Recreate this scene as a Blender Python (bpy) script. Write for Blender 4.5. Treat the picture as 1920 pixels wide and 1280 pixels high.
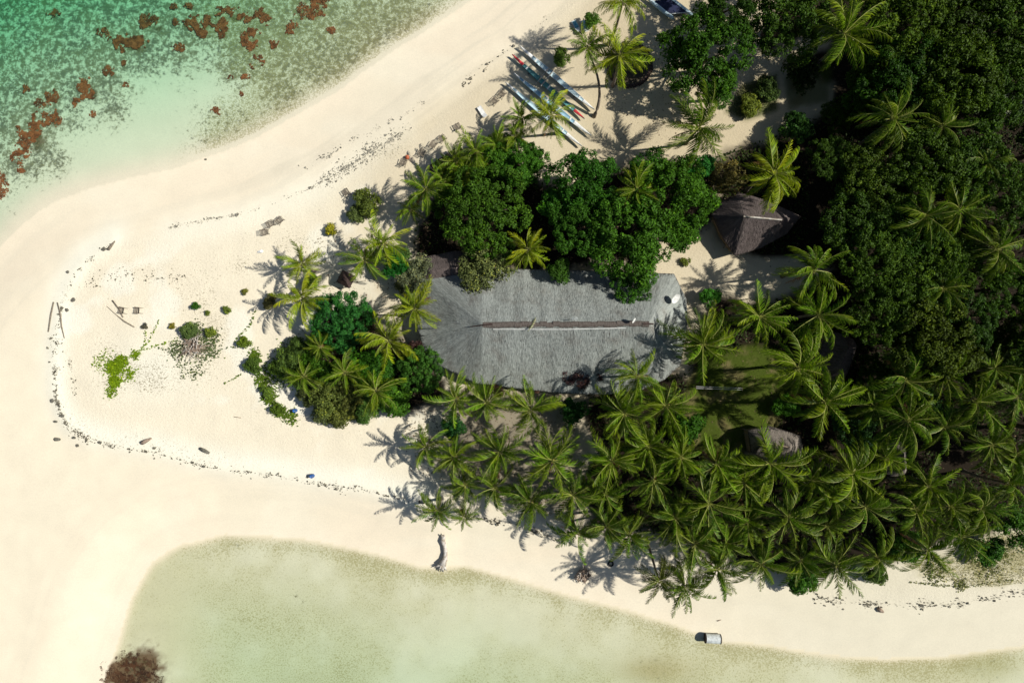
import bpy, math, random
import numpy as np
from mathutils import Vector, Matrix, Euler

R = math.radians
random.seed(7)
rng = np.random.default_rng(11)
for o in list(bpy.data.objects):
    bpy.data.objects.remove(o)
scene = bpy.context.scene
COL = scene.collection

# ------------------------------------------------------------------ camera, sky, sun, exposure
H = 105.0            # drone height above the dry sand (metres)
PXM = 12.0           # photograph pixels per metre on the dry sand
cam_d = bpy.data.cameras.new('camera')
cam = bpy.data.objects.new('camera', cam_d)
COL.objects.link(cam)
cam.location = (0, 0, H)
cam.rotation_euler = (0, 0, 0)
cam_d.sensor_width = 36.0
cam_d.lens = 36.0 * H / (1920 / PXM)
cam_d.clip_end = 3000
scene.camera = cam

SUN_EL, SUN_AZ = R(46), R(5)          # azimuth measured from +X (east) towards +Y
world = bpy.data.worlds.new('World')
scene.world = world
world.use_nodes = True
wn = world.node_tree
bg = wn.nodes['Background']
sky = wn.nodes.new('ShaderNodeTexSky')
sky.sky_type = 'NISHITA'
sky.sun_disc = False
sky.sun_elevation = SUN_EL
sky.sun_rotation = R(90) - SUN_AZ
wn.links.new(sky.outputs['Color'], bg.inputs['Color'])
bg.inputs['Strength'].default_value = 0.058
sun_d = bpy.data.lights.new('sun', 'SUN')
sun_d.energy = 5.0
sun_d.angle = R(0.8)
sun_d.color = (1.0, 0.96, 0.87)
sun = bpy.data.objects.new('sun', sun_d)
COL.objects.link(sun)
sdir = Vector((math.cos(SUN_EL) * math.cos(SUN_AZ), math.cos(SUN_EL) * math.sin(SUN_AZ), math.sin(SUN_EL)))
sun.rotation_euler = sdir.to_track_quat('Z', 'Y').to_euler()
sun.location = sdir * 200
scene.view_settings.view_transform = 'Standard'
scene.view_settings.look = 'None'
scene.view_settings.exposure = 0.03
scene.view_settings.gamma = 1.0
scene.cycles.max_bounces = 6
scene.cycles.transparent_max_bounces = 8
scene.cycles.diffuse_bounces = 2
scene.cycles.caustics_reflective = False
scene.cycles.caustics_refractive = False

# ------------------------------------------------------------------ helpers
def tag(o, label=None, cat=None, group=None, kind=None):
    if label: o['label'] = label
    if cat: o['category'] = cat
    if group: o['group'] = group
    if kind: o['kind'] = kind
    return o

def empty(name, loc, rz=0.0):
    o = bpy.data.objects.new(name, None)
    COL.objects.link(o)
    o.location = loc
    o.rotation_euler = (0, 0, rz)
    o.empty_display_size = 0.2
    return o

def link(name, me, parent=None, loc=(0, 0, 0), rot=(0, 0, 0), scale=None, color=None):
    o = bpy.data.objects.new(name, me)
    COL.objects.link(o)
    o.parent = parent
    o.location = loc
    o.rotation_euler = rot
    if scale is not None:
        o.scale = (scale, scale, scale) if isinstance(scale, (int, float)) else scale
    if color is not None:
        o.color = (color[0], color[1], color[2], 1)
    return o

def mesh(name, verts, faces, mats=(), fmat=None, smooth=False):
    me = bpy.data.meshes.new(name)
    me.from_pydata([tuple(map(float, v)) for v in verts], [], [tuple(map(int, f)) for f in faces])
    for m in mats:
        me.materials.append(m)
    if fmat is not None:
        me.polygons.foreach_set('material_index', np.asarray(fmat, dtype=np.int32))
    if smooth:
        me.polygons.foreach_set('use_smooth', np.ones(len(me.polygons), dtype=bool))
    me.update()
    return me

def np_mesh(name, V, F, mats=(), attrs=None, smooth=False):
    """V (n,3); F (m,k) all faces of the same size k"""
    me = bpy.data.meshes.new(name)
    V = np.asarray(V, dtype=np.float32)
    F = np.asarray(F, dtype=np.int32)
    m, k = F.shape
    me.vertices.add(len(V))
    me.vertices.foreach_set('co', V.ravel())
    me.loops.add(m * k)
    me.loops.foreach_set('vertex_index', F.ravel())
    me.polygons.add(m)
    me.polygons.foreach_set('loop_start', np.arange(m, dtype=np.int32) * k)
    if smooth:
        me.polygons.foreach_set('use_smooth', np.ones(m, dtype=bool))
    for a in mats:
        me.materials.append(a)
    for an, (kind, data) in (attrs or {}).items():
        at = me.attributes.new(an, kind, 'POINT')
        if kind == 'FLOAT':
            at.data.foreach_set('value', np.asarray(data, dtype=np.float32).ravel())
        else:
            at.data.foreach_set('color', np.asarray(data, dtype=np.float32).ravel())
    me.update(calc_edges=True)
    return me

class MB:
    """collects simple shapes into one mesh"""
    def __init__(s):
        s.v, s.f, s.m = [], [], []
    def add(s, v, f, m=0):
        b = len(s.v)
        s.v += [tuple(p) for p in v]
        s.f += [tuple(b + i for i in q) for q in f]
        s.m += [m] * len(f)
        return s
    def box(s, c, d, rz=0.0, m=0, tilt=None):
        M = Euler((0, 0, rz)).to_matrix() if tilt is None else Euler(tilt).to_matrix()
        pts = []
        for z in (-1, 1):
            for x, y in ((-1, -1), (1, -1), (1, 1), (-1, 1)):
                p = M @ Vector((x * d[0] / 2, y * d[1] / 2, z * d[2] / 2))
                pts.append((c[0] + p.x, c[1] + p.y, c[2] + p.z))
        return s.add(pts, [(3, 2, 1, 0), (4, 5, 6, 7), (0, 1, 5, 4), (1, 2, 6, 5), (2, 3, 7, 6), (3, 0, 4, 7)], m)
    def tube(s, pts, rads, n=8, m=0, caps=True):
        pts = [Vector(p) for p in pts]
        b = len(s.v)
        rings = []
        for i, p in enumerate(pts):
            d = (pts[min(i + 1, len(pts) - 1)] - pts[max(i - 1, 0)]).normalized()
            up = Vector((0, 0, 1)) if abs(d.z) < 0.9 else Vector((1, 0, 0))
            a = d.cross(up).normalized()
            c = d.cross(a).normalized()
            r = rads[i] if isinstance(rads, (list, tuple)) else rads
            ring = []
            for k in range(n):
                t = 2 * math.pi * k / n
                q = p + a * (math.cos(t) * r) + c * (math.sin(t) * r)
                ring.append(len(s.v)); s.v.append((q.x, q.y, q.z))
            rings.append(ring)
        for i in range(len(rings) - 1):
            for k in range(n):
                s.f.append((rings[i][k], rings[i][(k + 1) % n], rings[i + 1][(k + 1) % n], rings[i + 1][k])); s.m.append(m)
        if caps:
            s.f.append(tuple(reversed(rings[0]))); s.m.append(m)
            s.f.append(tuple(rings[-1])); s.m.append(m)
        return s
    def build(s, name, mats, parent=None, smooth=False, loc=(0, 0, 0), rot=(0, 0, 0), scale=None, color=None):
        if not isinstance(mats, (list, tuple)):
            mats = [mats]
        me = mesh(name, s.v, s.f, mats, s.m, smooth)
        return link(name, me, parent, loc, rot, scale, color)

# lattice noise in numpy
def _h(ix, iy, seed):
    n = (ix.astype(np.int64) * 374761393 + iy.astype(np.int64) * 668265263 + seed * 1442695041) & 0xffffffff
    n = ((n ^ (n >> 13)) * 1274126177) & 0xffffffff
    n = (n ^ (n >> 16)) & 0xffffffff
    return n / 4294967295.0
def vnoise(x, y, seed=0):
    ix, iy = np.floor(x), np.floor(y)
    fx, fy = x - ix, y - iy
    fx = fx * fx * (3 - 2 * fx); fy = fy * fy * (3 - 2 * fy)
    a, b = _h(ix, iy, seed), _h(ix + 1, iy, seed)
    c, d = _h(ix, iy + 1, seed), _h(ix + 1, iy + 1, seed)
    return (a * (1 - fx) + b * fx) * (1 - fy) + (c * (1 - fx) + d * fx) * fy
def fbm(x, y, seed=0, oct=4):
    s = 0; a = 0.5; t = 0
    for k in range(oct):
        s = s + a * vnoise(x * 2 ** k, y * 2 ** k, seed + k * 17); t += a; a *= 0.5
    return s / t
def sstep(a, b, x):
    t = np.clip((x - a) / (b - a), 0, 1)
    return t * t * (3 - 2 * t)
def pdist(px, py, pts, closed=False):
    """distance from points to a polyline, same units"""
    best = np.full(px.shape, 1e9)
    n = len(pts)
    for i in range(n if closed else n - 1):
        ax, ay = pts[i]; bx, by = pts[(i + 1) % n]
        dx, dy = bx - ax, by - ay
        t = np.clip(((px - ax) * dx + (py - ay) * dy) / (dx * dx + dy * dy + 1e-9), 0, 1)
        best = np.minimum(best, np.hypot(px - ax - t * dx, py - ay - t * dy))
    return best
def inside(px, py, pts):
    c = np.zeros(px.shape, dtype=bool)
    n = len(pts)
    for i in range(n):
        ax, ay = pts[i]; bx, by = pts[(i + 1) % n]
        if ay == by: continue
        cond = ((ay > py) != (by > py)) & (px < (bx - ax) * (py - ay) / (by - ay) + ax)
        c ^= cond
    return c
def sdist(px, py, pts):
    d = pdist(px, py, pts, True)
    return np.where(inside(px, py, pts), d, -d)

# ------------------------------------------------------------------ the lie of the land
WL = -1.2                                              # water level; dry sand is at 0
KW = (1 - WL / H)
def wl(p): return [(960 + (x - 960) * KW, 640 + (y - 640) * KW) for x, y in p]
SEA = wl([(890, 0), (830, 36), (760, 82), (690, 130), (640, 165), (560, 215), (480, 262), (420, 288), (340, 313), (250, 330), (150, 358),
          (80, 393), (30, 428), (0, 458), (-70, 530), (-160, 680), (-300, 1000), (-380, 1500), (-600, 4000), (-6000, 4000), (-6000, -5000), (3000, -5000),
          (1500, -700), (1100, -200), (960, -55)])
BAY = wl([(190, 1290), (215, 1220), (245, 1120), (285, 1055), (335, 1020), (420, 1000), (560, 1008), (640, 1022), (720, 1042), (790, 1064), (830, 1066), (870, 1058), (960, 1080),
          (1060, 1112), (1200, 1150), (1290, 1180), (1360, 1198), (1450, 1208), (1560, 1225), (1660, 1234), (1800, 1226), (1920, 1208), (2100, 1175), (2600, 1150), (6000, 1100),
          (6000, 6000), (-300, 6000), (50, 1900), (140, 1500)])
L_UP = [(320, 425), (390, 415), (470, 395), (540, 370), (600, 345), (650, 312), (700, 282), (760, 245)]
L_WEST = [(212, 456), (190, 472), (160, 490), (140, 520), (120, 552), (110, 600), (104, 680), (105, 740), (115, 775), (130, 805), (170, 825), (230, 840), (290, 848),
          (370, 870), (430, 882), (500, 888), (600, 907), (690, 920), (760, 937), (800, 944)]
L_MID = [(880, 966), (960, 984), (1030, 1005), (1060, 1016)]
L_EAST = [(1520, 1112), (1560, 1124), (1640, 1131), (1720, 1136), (1800, 1130), (1860, 1121), (1930, 1104)]

def field(gx, gy):
    wob = (fbm(gx / 90, gy / 90, 3, 2) - 0.5) * 10
    ds = sdist(gx, gy, SEA) + wob
    db = sdist(gx, gy, BAY) + wob * 0.7
    return ds / PXM, db / PXM          # metres, positive inside the water

def height(X, Y):
    X = np.asarray(X, dtype=float); Y = np.asarray(Y, dtype=float)
    gx, gy = 960 + X * PXM, 640 - Y * PXM
    ds, db = field(gx, gy)
    d = np.maximum(ds, db)
    land = WL + 1.2 * sstep(0, 11, -d) + 0.02
    zs = WL - 0.30 * sstep(0, 5, ds) - 0.024 * ds - 0.0016 * ds ** 2
    zb = WL - 0.11 * sstep(0, 2, db) - 0.36 * sstep(1, 24, db)
    z = np.where(d < 0, land, np.where(ds > db, np.maximum(zs, -5.2), zb))
    mound = np.where(d < 0, sstep(6, 14, -d), 0.0)
    z = z + mound * ((fbm(X / 7, Y / 7, 5, 3) - 0.5) * 0.22) + (fbm(X / 2.2, Y / 2.2, 9, 3) - 0.5) * 0.05 * np.where(d < 0, mound, 0.25 * sstep(1, 6, d))
    ridge = np.exp(-(pdist(gx, gy, L_WEST) / 14) ** 2) * 0.16
    return z + ridge

def G(x, y, dz=0.0):
    """photograph pixel -> point on the ground"""
    z = 0.0
    for _ in range(3):
        k = (1 - z / H) / PXM
        X, Y = (x - 960) * k, (640 - y) * k
        z = float(height(np.array([X]), np.array([Y]))[0])
    return Vector((X, Y, z + dz))
def P(x, y, h):
    k = (1 - h / H) / PXM
    return Vector(((x - 960) * k, (640 - y) * k, h))

# ------------------------------------------------------------------ materials
def new_mat(name):
    m = bpy.data.materials.new(name)
    m.use_nodes = True
    nt = m.node_tree
    b = nt.nodes['Principled BSDF']
    return m, nt, b
def N(nt, t, **kw):
    n = nt.nodes.new(t)
    for k, v in kw.items():
        if k in n.inputs: n.inputs[k].default_value = v
        else: setattr(n, k, v)
    return n
def mixc(nt, fac, a, b, blend='MIX'):
    n = nt.nodes.new('ShaderNodeMix'); n.data_type = 'RGBA'; n.blend_type = blend
    for sock, val in ((n.inputs[0], fac), (n.inputs[6], a), (n.inputs[7], b)):
        if hasattr(val, 'links') or isinstance(val, bpy.types.NodeSocket): nt.links.new(val, sock)
        else: sock.default_value = val if not isinstance(val, tuple) else (*val, 1)
    return n.outputs[2]
def math_n(nt, op, a, b=None, c=None, clamp=False):
    n = nt.nodes.new('ShaderNodeMath'); n.operation = op; n.use_clamp = clamp
    for i, v in enumerate((a, b, c)):
        if v is None: continue
        if isinstance(v, bpy.types.NodeSocket): nt.links.new(v, n.inputs[i])
        else: n.inputs[i].default_value = v
    return n.outputs[0]
def ramp01(nt, v, lo, hi):
    n = nt.nodes.new('ShaderNodeMapRange'); n.interpolation_type = 'SMOOTHSTEP'
    for i, q in ((0, v), (1, lo), (2, hi)):
        if isinstance(q, bpy.types.NodeSocket): nt.links.new(q, n.inputs[i])
        else: n.inputs[i].default_value = q
    return n.outputs[0]
def noise(nt, scale, detail=4, rough=0.55, vec=None):
    n = nt.nodes.new('ShaderNodeTexNoise')
    n.inputs['Scale'].default_value = scale; n.inputs['Detail'].default_value = detail; n.inputs['Roughness'].default_value = rough
    if vec is not None: nt.links.new(vec, n.inputs['Vector'])
    return n.outputs[0]
def geo_pos(nt): return nt.nodes.new('ShaderNodeNewGeometry').outputs['Position']
def obj_pos(nt): return nt.nodes.new('ShaderNodeTexCoord').outputs['Object']
def attr(nt, name): return nt.nodes.new('ShaderNodeAttribute'), name

def ground_material():
    m, nt, b = new_mat('sand_and_seabed')
    pos = geo_pos(nt)
    def at(n, kind='Fac'):
        a = nt.nodes.new('ShaderNodeAttribute'); a.attribute_name = n
        return a.outputs[kind]
    base = at('base', 'Color')
    f = noise(nt, 5.0, 4, 0.65, pos)
    g = noise(nt, 0.35, 4, 0.5, pos)
    k = math_n(nt, 'ADD', math_n(nt, 'MULTIPLY', f, 0.30), math_n(nt, 'MULTIPLY', g, 0.14))
    k = math_n(nt, 'ADD', k, 0.78)
    kk = nt.nodes.new('ShaderNodeCombineColor')
    for i in range(3): nt.links.new(k, kk.inputs[i])
    c = mixc(nt, 1.0, base, kk.outputs[0], 'MULTIPLY')
    # turf algae growing on the seabed
    al = at('algae')
    n1 = noise(nt, 1.25, 9, 0.82, pos)
    thr = math_n(nt, 'SUBTRACT', 0.735, math_n(nt, 'MULTIPLY', al, 0.40))
    fa = ramp01(nt, n1, thr, math_n(nt, 'ADD', thr, 0.11))
    fa = math_n(nt, 'MULTIPLY', fa, 0.80)
    n1b = noise(nt, 0.22, 3, 0.5, pos)
    acol = mixc(nt, ramp01(nt, n1b, 0.4, 0.6), (0.032, 0.036, 0.016), (0.095, 0.080, 0.030))
    c = mixc(nt, fa, c, acol)
    # thin turf film: fine olive grain over the sand of the seabed
    tf = at('turf')
    n3 = noise(nt, 4.2, 4, 0.75, pos)
    thr3 = math_n(nt, 'SUBTRACT', 0.70, math_n(nt, 'MULTIPLY', tf, 0.33))
    ft = math_n(nt, 'MULTIPLY', ramp01(nt, n3, thr3, math_n(nt, 'ADD', thr3, 0.16)), 0.66)
    c = mixc(nt, ft, c, (0.29, 0.25, 0.095))
    # fine dark grains: bits of leaf, shell and coral in the dry sand
    sp = at('speck')
    n2 = noise(nt, 3.4, 5, 0.8, pos)
    thr2 = math_n(nt, 'SUBTRACT', 0.80, math_n(nt, 'MULTIPLY', sp, 0.30))
    fs = ramp01(nt, n2, thr2, math_n(nt, 'ADD', thr2, 0.09))
    c = mixc(nt, math_n(nt, 'MULTIPLY', fs, 0.8), c, (0.21, 0.175, 0.10))
    # trodden, lumpy dry sand
    rl = at('relief')
    nb = noise(nt, 2.6, 7, 0.72, pos)
    bp = nt.nodes.new('ShaderNodeBump'); bp.inputs['Distance'].default_value = 0.30
    nt.links.new(math_n(nt, 'MULTIPLY', rl, 1.0), bp.inputs['Strength'])
    nt.links.new(nb, bp.inputs['Height'])
    nt.links.new(bp.outputs[0], b.inputs['Normal'])
    nt.links.new(c, b.inputs['Base Color'])
    b.inputs['Roughness'].default_value = 0.95
    b.inputs['Specular IOR Level'].default_value = 0.15
    return m

def leaf_material(name, trans=0.30, rough=0.42, spec=0.4, var=0.5, hue=(1.25, 1.12, 0.6)):
    """colour comes from each plant's own object colour, varied leaf by leaf"""
    m, nt, b = new_mat(name)
    oi = nt.nodes.new('ShaderNodeObjectInfo')
    a = nt.nodes.new('ShaderNodeAttribute'); a.attribute_name = 'tint'
    t = a.outputs['Fac']
    k = math_n(nt, 'ADD', math_n(nt, 'MULTIPLY', t, var * 2), 1 - var)
    kk = nt.nodes.new('ShaderNodeCombineColor')
    for i in range(3): nt.links.new(k, kk.inputs[i])
    c = mixc(nt, 1.0, oi.outputs['Color'], kk.outputs[0], 'MULTIPLY')
    yellow_glint = mixc(nt, 1.0, c, (1.55, 1.30, 0.75), 'MULTIPLY')  # yellower, brighter leaves; leaf highlights are put into this colour
    c = mixc(nt, ramp01(nt, t, 0.72, 0.95), c, yellow_glint)
    nt.links.new(c, b.inputs['Base Color'])
    b.inputs['Roughness'].default_value = rough
    b.inputs['Specular IOR Level'].default_value = spec
    tr = nt.nodes.new('ShaderNodeBsdfTranslucent')
    nt.links.new(mixc(nt, 1.0, c, hue, 'MULTIPLY'), tr.inputs['Color'])
    mx = nt.nodes.new('ShaderNodeMixShader'); mx.inputs[0].default_value = trans
    nt.links.new(b.outputs[0], mx.inputs[1]); nt.links.new(tr.outputs[0], mx.inputs[2])
    nt.links.new(mx.outputs[0], nt.nodes['Material Output'].inputs['Surface'])
    return m

def plain(name, col, rough=0.7, var=0.25, scale=3.0, spec=0.3, metal=0.0, stretch=None, bump=0.0, col2=None):
    m, nt, b = new_mat(name)
    pos = obj_pos(nt)
    if stretch:
        mp = nt.nodes.new('ShaderNodeMapping'); mp.inputs['Scale'].default_value = stretch
        nt.links.new(pos, mp.inputs['Vector']); pos = mp.outputs[0]
    n = noise(nt, scale, 5, 0.6, pos)
    c2 = col2 if col2 else tuple(max(0, q * (1 - var * 1.6)) for q in col)
    c = mixc(nt, ramp01(nt, n, 0.35, 0.68), tuple(min(1, q * (1 + var * 0.3)) for q in col), c2)
    nt.links.new(c, b.inputs['Base Color'])
    b.inputs['Roughness'].default_value = rough
    b.inputs['Specular IOR Level'].default_value = spec
    b.inputs['Metallic'].default_value = metal
    if bump:
        bp = nt.nodes.new('ShaderNodeBump'); bp.inputs['Strength'].default_value = bump; bp.inputs['Distance'].default_value = 0.05
        nt.links.new(n, bp.inputs['Height']); nt.links.new(bp.outputs[0], b.inputs['Normal'])
    return m

def straw_material(name, c1, c2):
    m, nt, b = new_mat(name)
    a = nt.nodes.new('ShaderNodeAttribute'); a.attribute_name = 'tint'
    n = noise(nt, 0.45, 4, 0.6, obj_pos(nt))
    c = mixc(nt, a.outputs['Fac'], tuple(q * 0.45 for q in c1), c1)
    c = mixc(nt, ramp01(nt, n, 0.46, 0.85), c, mixc(nt, a.outputs['Fac'], tuple(q * 0.4 for q in c2), c2))
    nt.links.new(c, b.inputs['Base Color'])
    b.inputs['Roughness'].default_value = 0.85
    b.inputs['Specular IOR Level'].default_value = 0.2
    return m

M_GROUND = ground_material()
M_PALM = leaf_material('palm_leaflet', 0.32, 0.45, 0.16, 0.45, (1.05, 1.15, 0.4))
M_RACHIS = plain('palm_rib', (0.29, 0.31, 0.07), 0.5, 0.2)
M_NUT = plain('green_coconut', (0.20, 0.16, 0.04), 0.5, 0.3, 2.0)
M_DRY = plain('dry_frond', (0.30, 0.15, 0.06), 0.8, 0.3, 2.0)
M_LEAF = leaf_material('broad_leaf', 0.26, 0.50, 0.12, 0.70)
M_BARK = plain('palm_bark', (0.24, 0.20, 0.16), 0.9, 0.35, 1.2, 0.1, stretch=(1, 1, 6), bump=0.6)
M_TBARK = plain('tree_bark', (0.13, 0.10, 0.08), 0.9, 0.35, 2.0, 0.1, bump=0.6)
M_STRAW = straw_material('grey_thatch', (0.41, 0.44, 0.41), (0.29, 0.28, 0.25))
M_STRAW_BROWN = straw_material('brown_thatch', (0.185, 0.15, 0.14), (0.11, 0.085, 0.08))
M_STRAW_PALE = straw_material('pale_thatch', (0.33, 0.285, 0.245), (0.18, 0.14, 0.12))
M_UNDER = plain('thatch_underlay', (0.13, 0.12, 0.11), 0.95, 0.3, 2.0)
M_UNDER_BROWN = plain('thatch_underlay_brown', (0.07, 0.055, 0.05), 0.95, 0.3, 2.0)
M_RIDGE = plain('ridge_mat', (0.082, 0.066, 0.058), 0.9, 0.4, 1.6, spec=0.1, stretch=(5, 1, 1), col2=(0.155, 0.135, 0.12))
M_WALL = plain('bamboo_wall', (0.30, 0.22, 0.13), 0.8, 0.3, 3.0, stretch=(6, 6, 0.5))
M_WOOD = plain('weathered_wood', (0.25, 0.21, 0.16), 0.85, 0.35, 4.0)
M_DARKWOOD = plain('dark_wood', (0.055, 0.032, 0.028), 0.7, 0.35, 4.0)
M_BLEACH = plain('bleached_driftwood', (0.55, 0.52, 0.48), 0.85, 0.3, 2.5, bump=0.8, col2=(0.30, 0.25, 0.19))
M_STICK = plain('dead_branch', (0.34, 0.26, 0.20), 0.9, 0.35, 3.0)
M_ROCK = plain('beach_rock', (0.17, 0.16, 0.13), 0.95, 0.4, 4.0, bump=1.0)
M_WRACK = plain('wrack', (0.17, 0.155, 0.115), 0.95, 0.45, 1.5)
M_LITTER = plain('fallen_leaf', (0.22, 0.15, 0.085), 0.85, 0.45, 0.8)
M_WEED = plain('brown_seaweed', (0.30, 0.095, 0.034), 0.8, 0.4, 1.2)
M_WHITE = plain('white_paint', (0.80, 0.80, 0.78), 0.5, 0.12, 2.0)
M_PALEBLUE = plain('pale_blue_paint', (0.50, 0.66, 0.72), 0.5, 0.07, 3.0)
M_BLUE = plain('blue_paint', (0.30, 0.50, 0.64), 0.5, 0.08, 3.0)
M_TEAL = plain('teal_paint', (0.10, 0.29, 0.29), 0.5, 0.12, 3.0)
M_RED = plain('red_paint', (0.62, 0.05, 0.06), 0.5, 0.2, 2.0)
M_NAVY = plain('navy_mesh', (0.012, 0.018, 0.06), 0.7, 0.3, 2.0)
M_DRUM = plain('blue_plastic', (0.02, 0.11, 0.36), 0.45, 0.15, 2.0)
M_ORANGE = plain('orange_buoy_paint', (0.48, 0.13, 0.06), 0.55, 0.25, 3.0)
M_METAL = plain('galvanised_metal', (0.62, 0.66, 0.66), 0.55, 0.22, 2.2, spec=0.4)
M_RUST = plain('dark_rust', (0.05, 0.035, 0.03), 0.8, 0.3, 3.0)
M_RUBBER = plain('black_rubber', (0.015, 0.015, 0.015), 0.8, 0.2, 3.0)
M_STONE = plain('mossy_stone', (0.085, 0.055, 0.045), 0.95, 0.4, 2.0, bump=0.8)
M_FABRIC = plain('aqua_cushion', (0.16, 0.42, 0.50), 0.8, 0.3, 3.0)

# ------------------------------------------------------------------ ground sheet
def axis(half, step):
    a = np.arange(-half, half + 1e-6, step)
    o = half + np.array([1.0, 2.5, 5, 9, 15, 25, 45, 90, 180, 360])
    return np.concatenate([-o[::-1], a, o])
gxs, gys = axis(92, 0.40), axis(62, 0.40)
XX, YY = np.meshgrid(gxs, gys)
ZZ = height(XX, YY)
PX, PY = 960 + XX * PXM, 640 - YY * PXM
DS, DB = field(PX, PY)
LAND = np.maximum(DS, DB) < 0
DW = -np.maximum(DS, DB)                         # metres inland of the waterline

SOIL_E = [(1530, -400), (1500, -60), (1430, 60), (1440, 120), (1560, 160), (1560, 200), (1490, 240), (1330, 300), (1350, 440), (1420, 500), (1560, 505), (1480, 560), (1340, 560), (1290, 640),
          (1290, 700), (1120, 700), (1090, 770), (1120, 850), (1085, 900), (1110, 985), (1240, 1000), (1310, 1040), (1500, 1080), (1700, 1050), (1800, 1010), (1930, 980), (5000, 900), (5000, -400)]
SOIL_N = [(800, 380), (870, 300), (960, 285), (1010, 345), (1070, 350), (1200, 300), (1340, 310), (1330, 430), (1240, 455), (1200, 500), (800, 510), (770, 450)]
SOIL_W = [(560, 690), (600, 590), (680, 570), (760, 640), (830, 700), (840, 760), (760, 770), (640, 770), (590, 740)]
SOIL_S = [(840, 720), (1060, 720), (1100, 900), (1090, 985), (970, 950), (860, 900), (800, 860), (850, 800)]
LAWN = [(1290, 700), (1400, 640), (1470, 660), (1500, 730), (1460, 790), (1410, 860), (1330, 880), (1270, 800)]
LAWN2 = [(1360, 210), (1390, 160), (1455, 140), (1455, 205), (1400, 225)]
LAWN3 = [(1475, 150), (1520, 110), (1560, 130), (1550, 190), (1480, 205)]
GRASS_E = [(1690, 1055), (1760, 1050), (1800, 1020), (1860, 1005), (1960, 985), (1960, 1085), (1860, 1100), (1760, 1085)]
PATHS = [[(1180, 240), (1300, 250), (1400, 240), (1480, 212), (1540, 178)], [(1466, 215), (1462, 130)], [(1340, 200), (1420, 135), (1475, 100), (1540, 75)], [(1230, 470), (1330, 490), (1430, 500), (1520, 500)]]
def soft(pts, w, jit=18, seed=1):
    return sstep(-w, w, sdist(PX, PY, pts) + (fbm(PX / 40, PY / 40, seed, 4) - 0.5) * jit * 2)
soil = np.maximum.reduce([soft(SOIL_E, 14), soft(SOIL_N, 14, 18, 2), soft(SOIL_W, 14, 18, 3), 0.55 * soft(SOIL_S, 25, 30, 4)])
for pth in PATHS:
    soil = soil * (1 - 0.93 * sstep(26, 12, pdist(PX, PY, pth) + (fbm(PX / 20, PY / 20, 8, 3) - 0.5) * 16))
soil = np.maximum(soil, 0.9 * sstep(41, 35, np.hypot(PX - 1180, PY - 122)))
lawn = np.maximum.reduce([soft(LAWN, 10, 14, 5), 0.8 * soft(LAWN2, 8, 8, 6), 0.7 * soft(LAWN3, 8, 8, 6)])
gre = soft(GRASS_E, 12, 14, 7)
DRY = [(212, 456)] + L_UP + [(880, 165), (960, 90), (1060, 0), (1200, -200), (2300, -200), (2300, 1090)] + L_EAST[::-1] + [(1400, 1090), (1200, 1050)] + L_MID[::-1] + L_WEST[::-1][:-1]
dry = soft(DRY, 8, 6, 71)
def arr(c): return np.array(c)[None, None, :]
def blend(a, b, f): return a * (1 - f[..., None]) + b * f[..., None]
C = np.ones(XX.shape + (3,)) * arr((0.775, 0.70, 0.545))
C = blend(C, arr((0.785, 0.695, 0.54)), sstep(16, 5, DW) * sstep(0.3, 0.6, fbm(PX / 240, PY / 240, 12, 3)))       # damp pinkish sand
C = blend(C, arr((0.80, 0.745, 0.60)), 0.35 * sstep(0.45, 0.7, fbm(PX / 110, PY / 60, 21, 4)) * sstep(15, 6, DW))
al_ = (PX * 0.85 - PY * 0.5) / 260
streak = fbm(DW * 1.1 + 3 * fbm(al_, DW / 9, 15, 2), al_, 14, 4)
C = blend(C, arr((0.64, 0.585, 0.46)), 0.34 * sstep(0.52, 0.70, streak) * sstep(2, 5, DW) * sstep(19, 11, DW) * sstep(420, 300, PY - 0.0 * PX))
C = blend(C, arr((0.68, 0.62, 0.49)), 0.25 * sstep(0.50, 0.68, streak) * sstep(0.5, 3, DW) * sstep(17, 11, DW))
white = np.maximum(np.exp(-(pdist(PX, PY + 16, L_WEST) / 26) ** 2), 0.6 * np.exp(-(pdist(PX, PY - 8, L_UP) / 30) ** 2))
white = np.maximum(white, 0.8 * np.exp(-(np.hypot((PX - 280) / 90, (PY - 690) / 60)) ** 2))
C = blend(C, arr((0.82, 0.79, 0.66)), white * LAND)
C = blend(C, arr((0.83, 0.80, 0.68)), 0.7 * LAND * sstep(0.52, 0.66, fbm(PX / 75, PY / 75, 101, 5)) * dry * sstep(9, 15, DW) * sstep(900, 700, PX))
sand_vignette = sstep(820, 1150, PX) * sstep(620, 420, PY) * sstep(6, 16, DW)                     # vignette darkening towards the right, painted into the inland sand
sand_vignette = np.maximum(sand_vignette, 0.6 * sstep(560, 760, PX) * sstep(800, 640, PY) * sstep(8, 14, DW))
sand_vignette = np.maximum(sand_vignette, 0.7 * sstep(760, 900, PX) * sstep(8, 14, DW))
C = blend(C, arr((0.50, 0.415, 0.27)), sand_vignette * 0.8)
east = sstep(1100, 1700, PX) * sstep(950, 1050, PY)
C = blend(C, arr((0.66, 0.62, 0.49)), east * 0.8)
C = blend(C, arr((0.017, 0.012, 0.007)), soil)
C = blend(C, arr((0.060, 0.085, 0.010)), lawn)
C = blend(C, arr((0.17, 0.14, 0.06)), lawn * 0.75 * sstep(0.52, 0.68, fbm(PX / 22, PY / 22, 95, 4)))
C = blend(C, arr((0.40, 0.37, 0.22)), gre * (0.4 + 0.6 * sstep(0.4, 0.6, fbm(PX / 18, PY / 18, 31, 3))))
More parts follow.
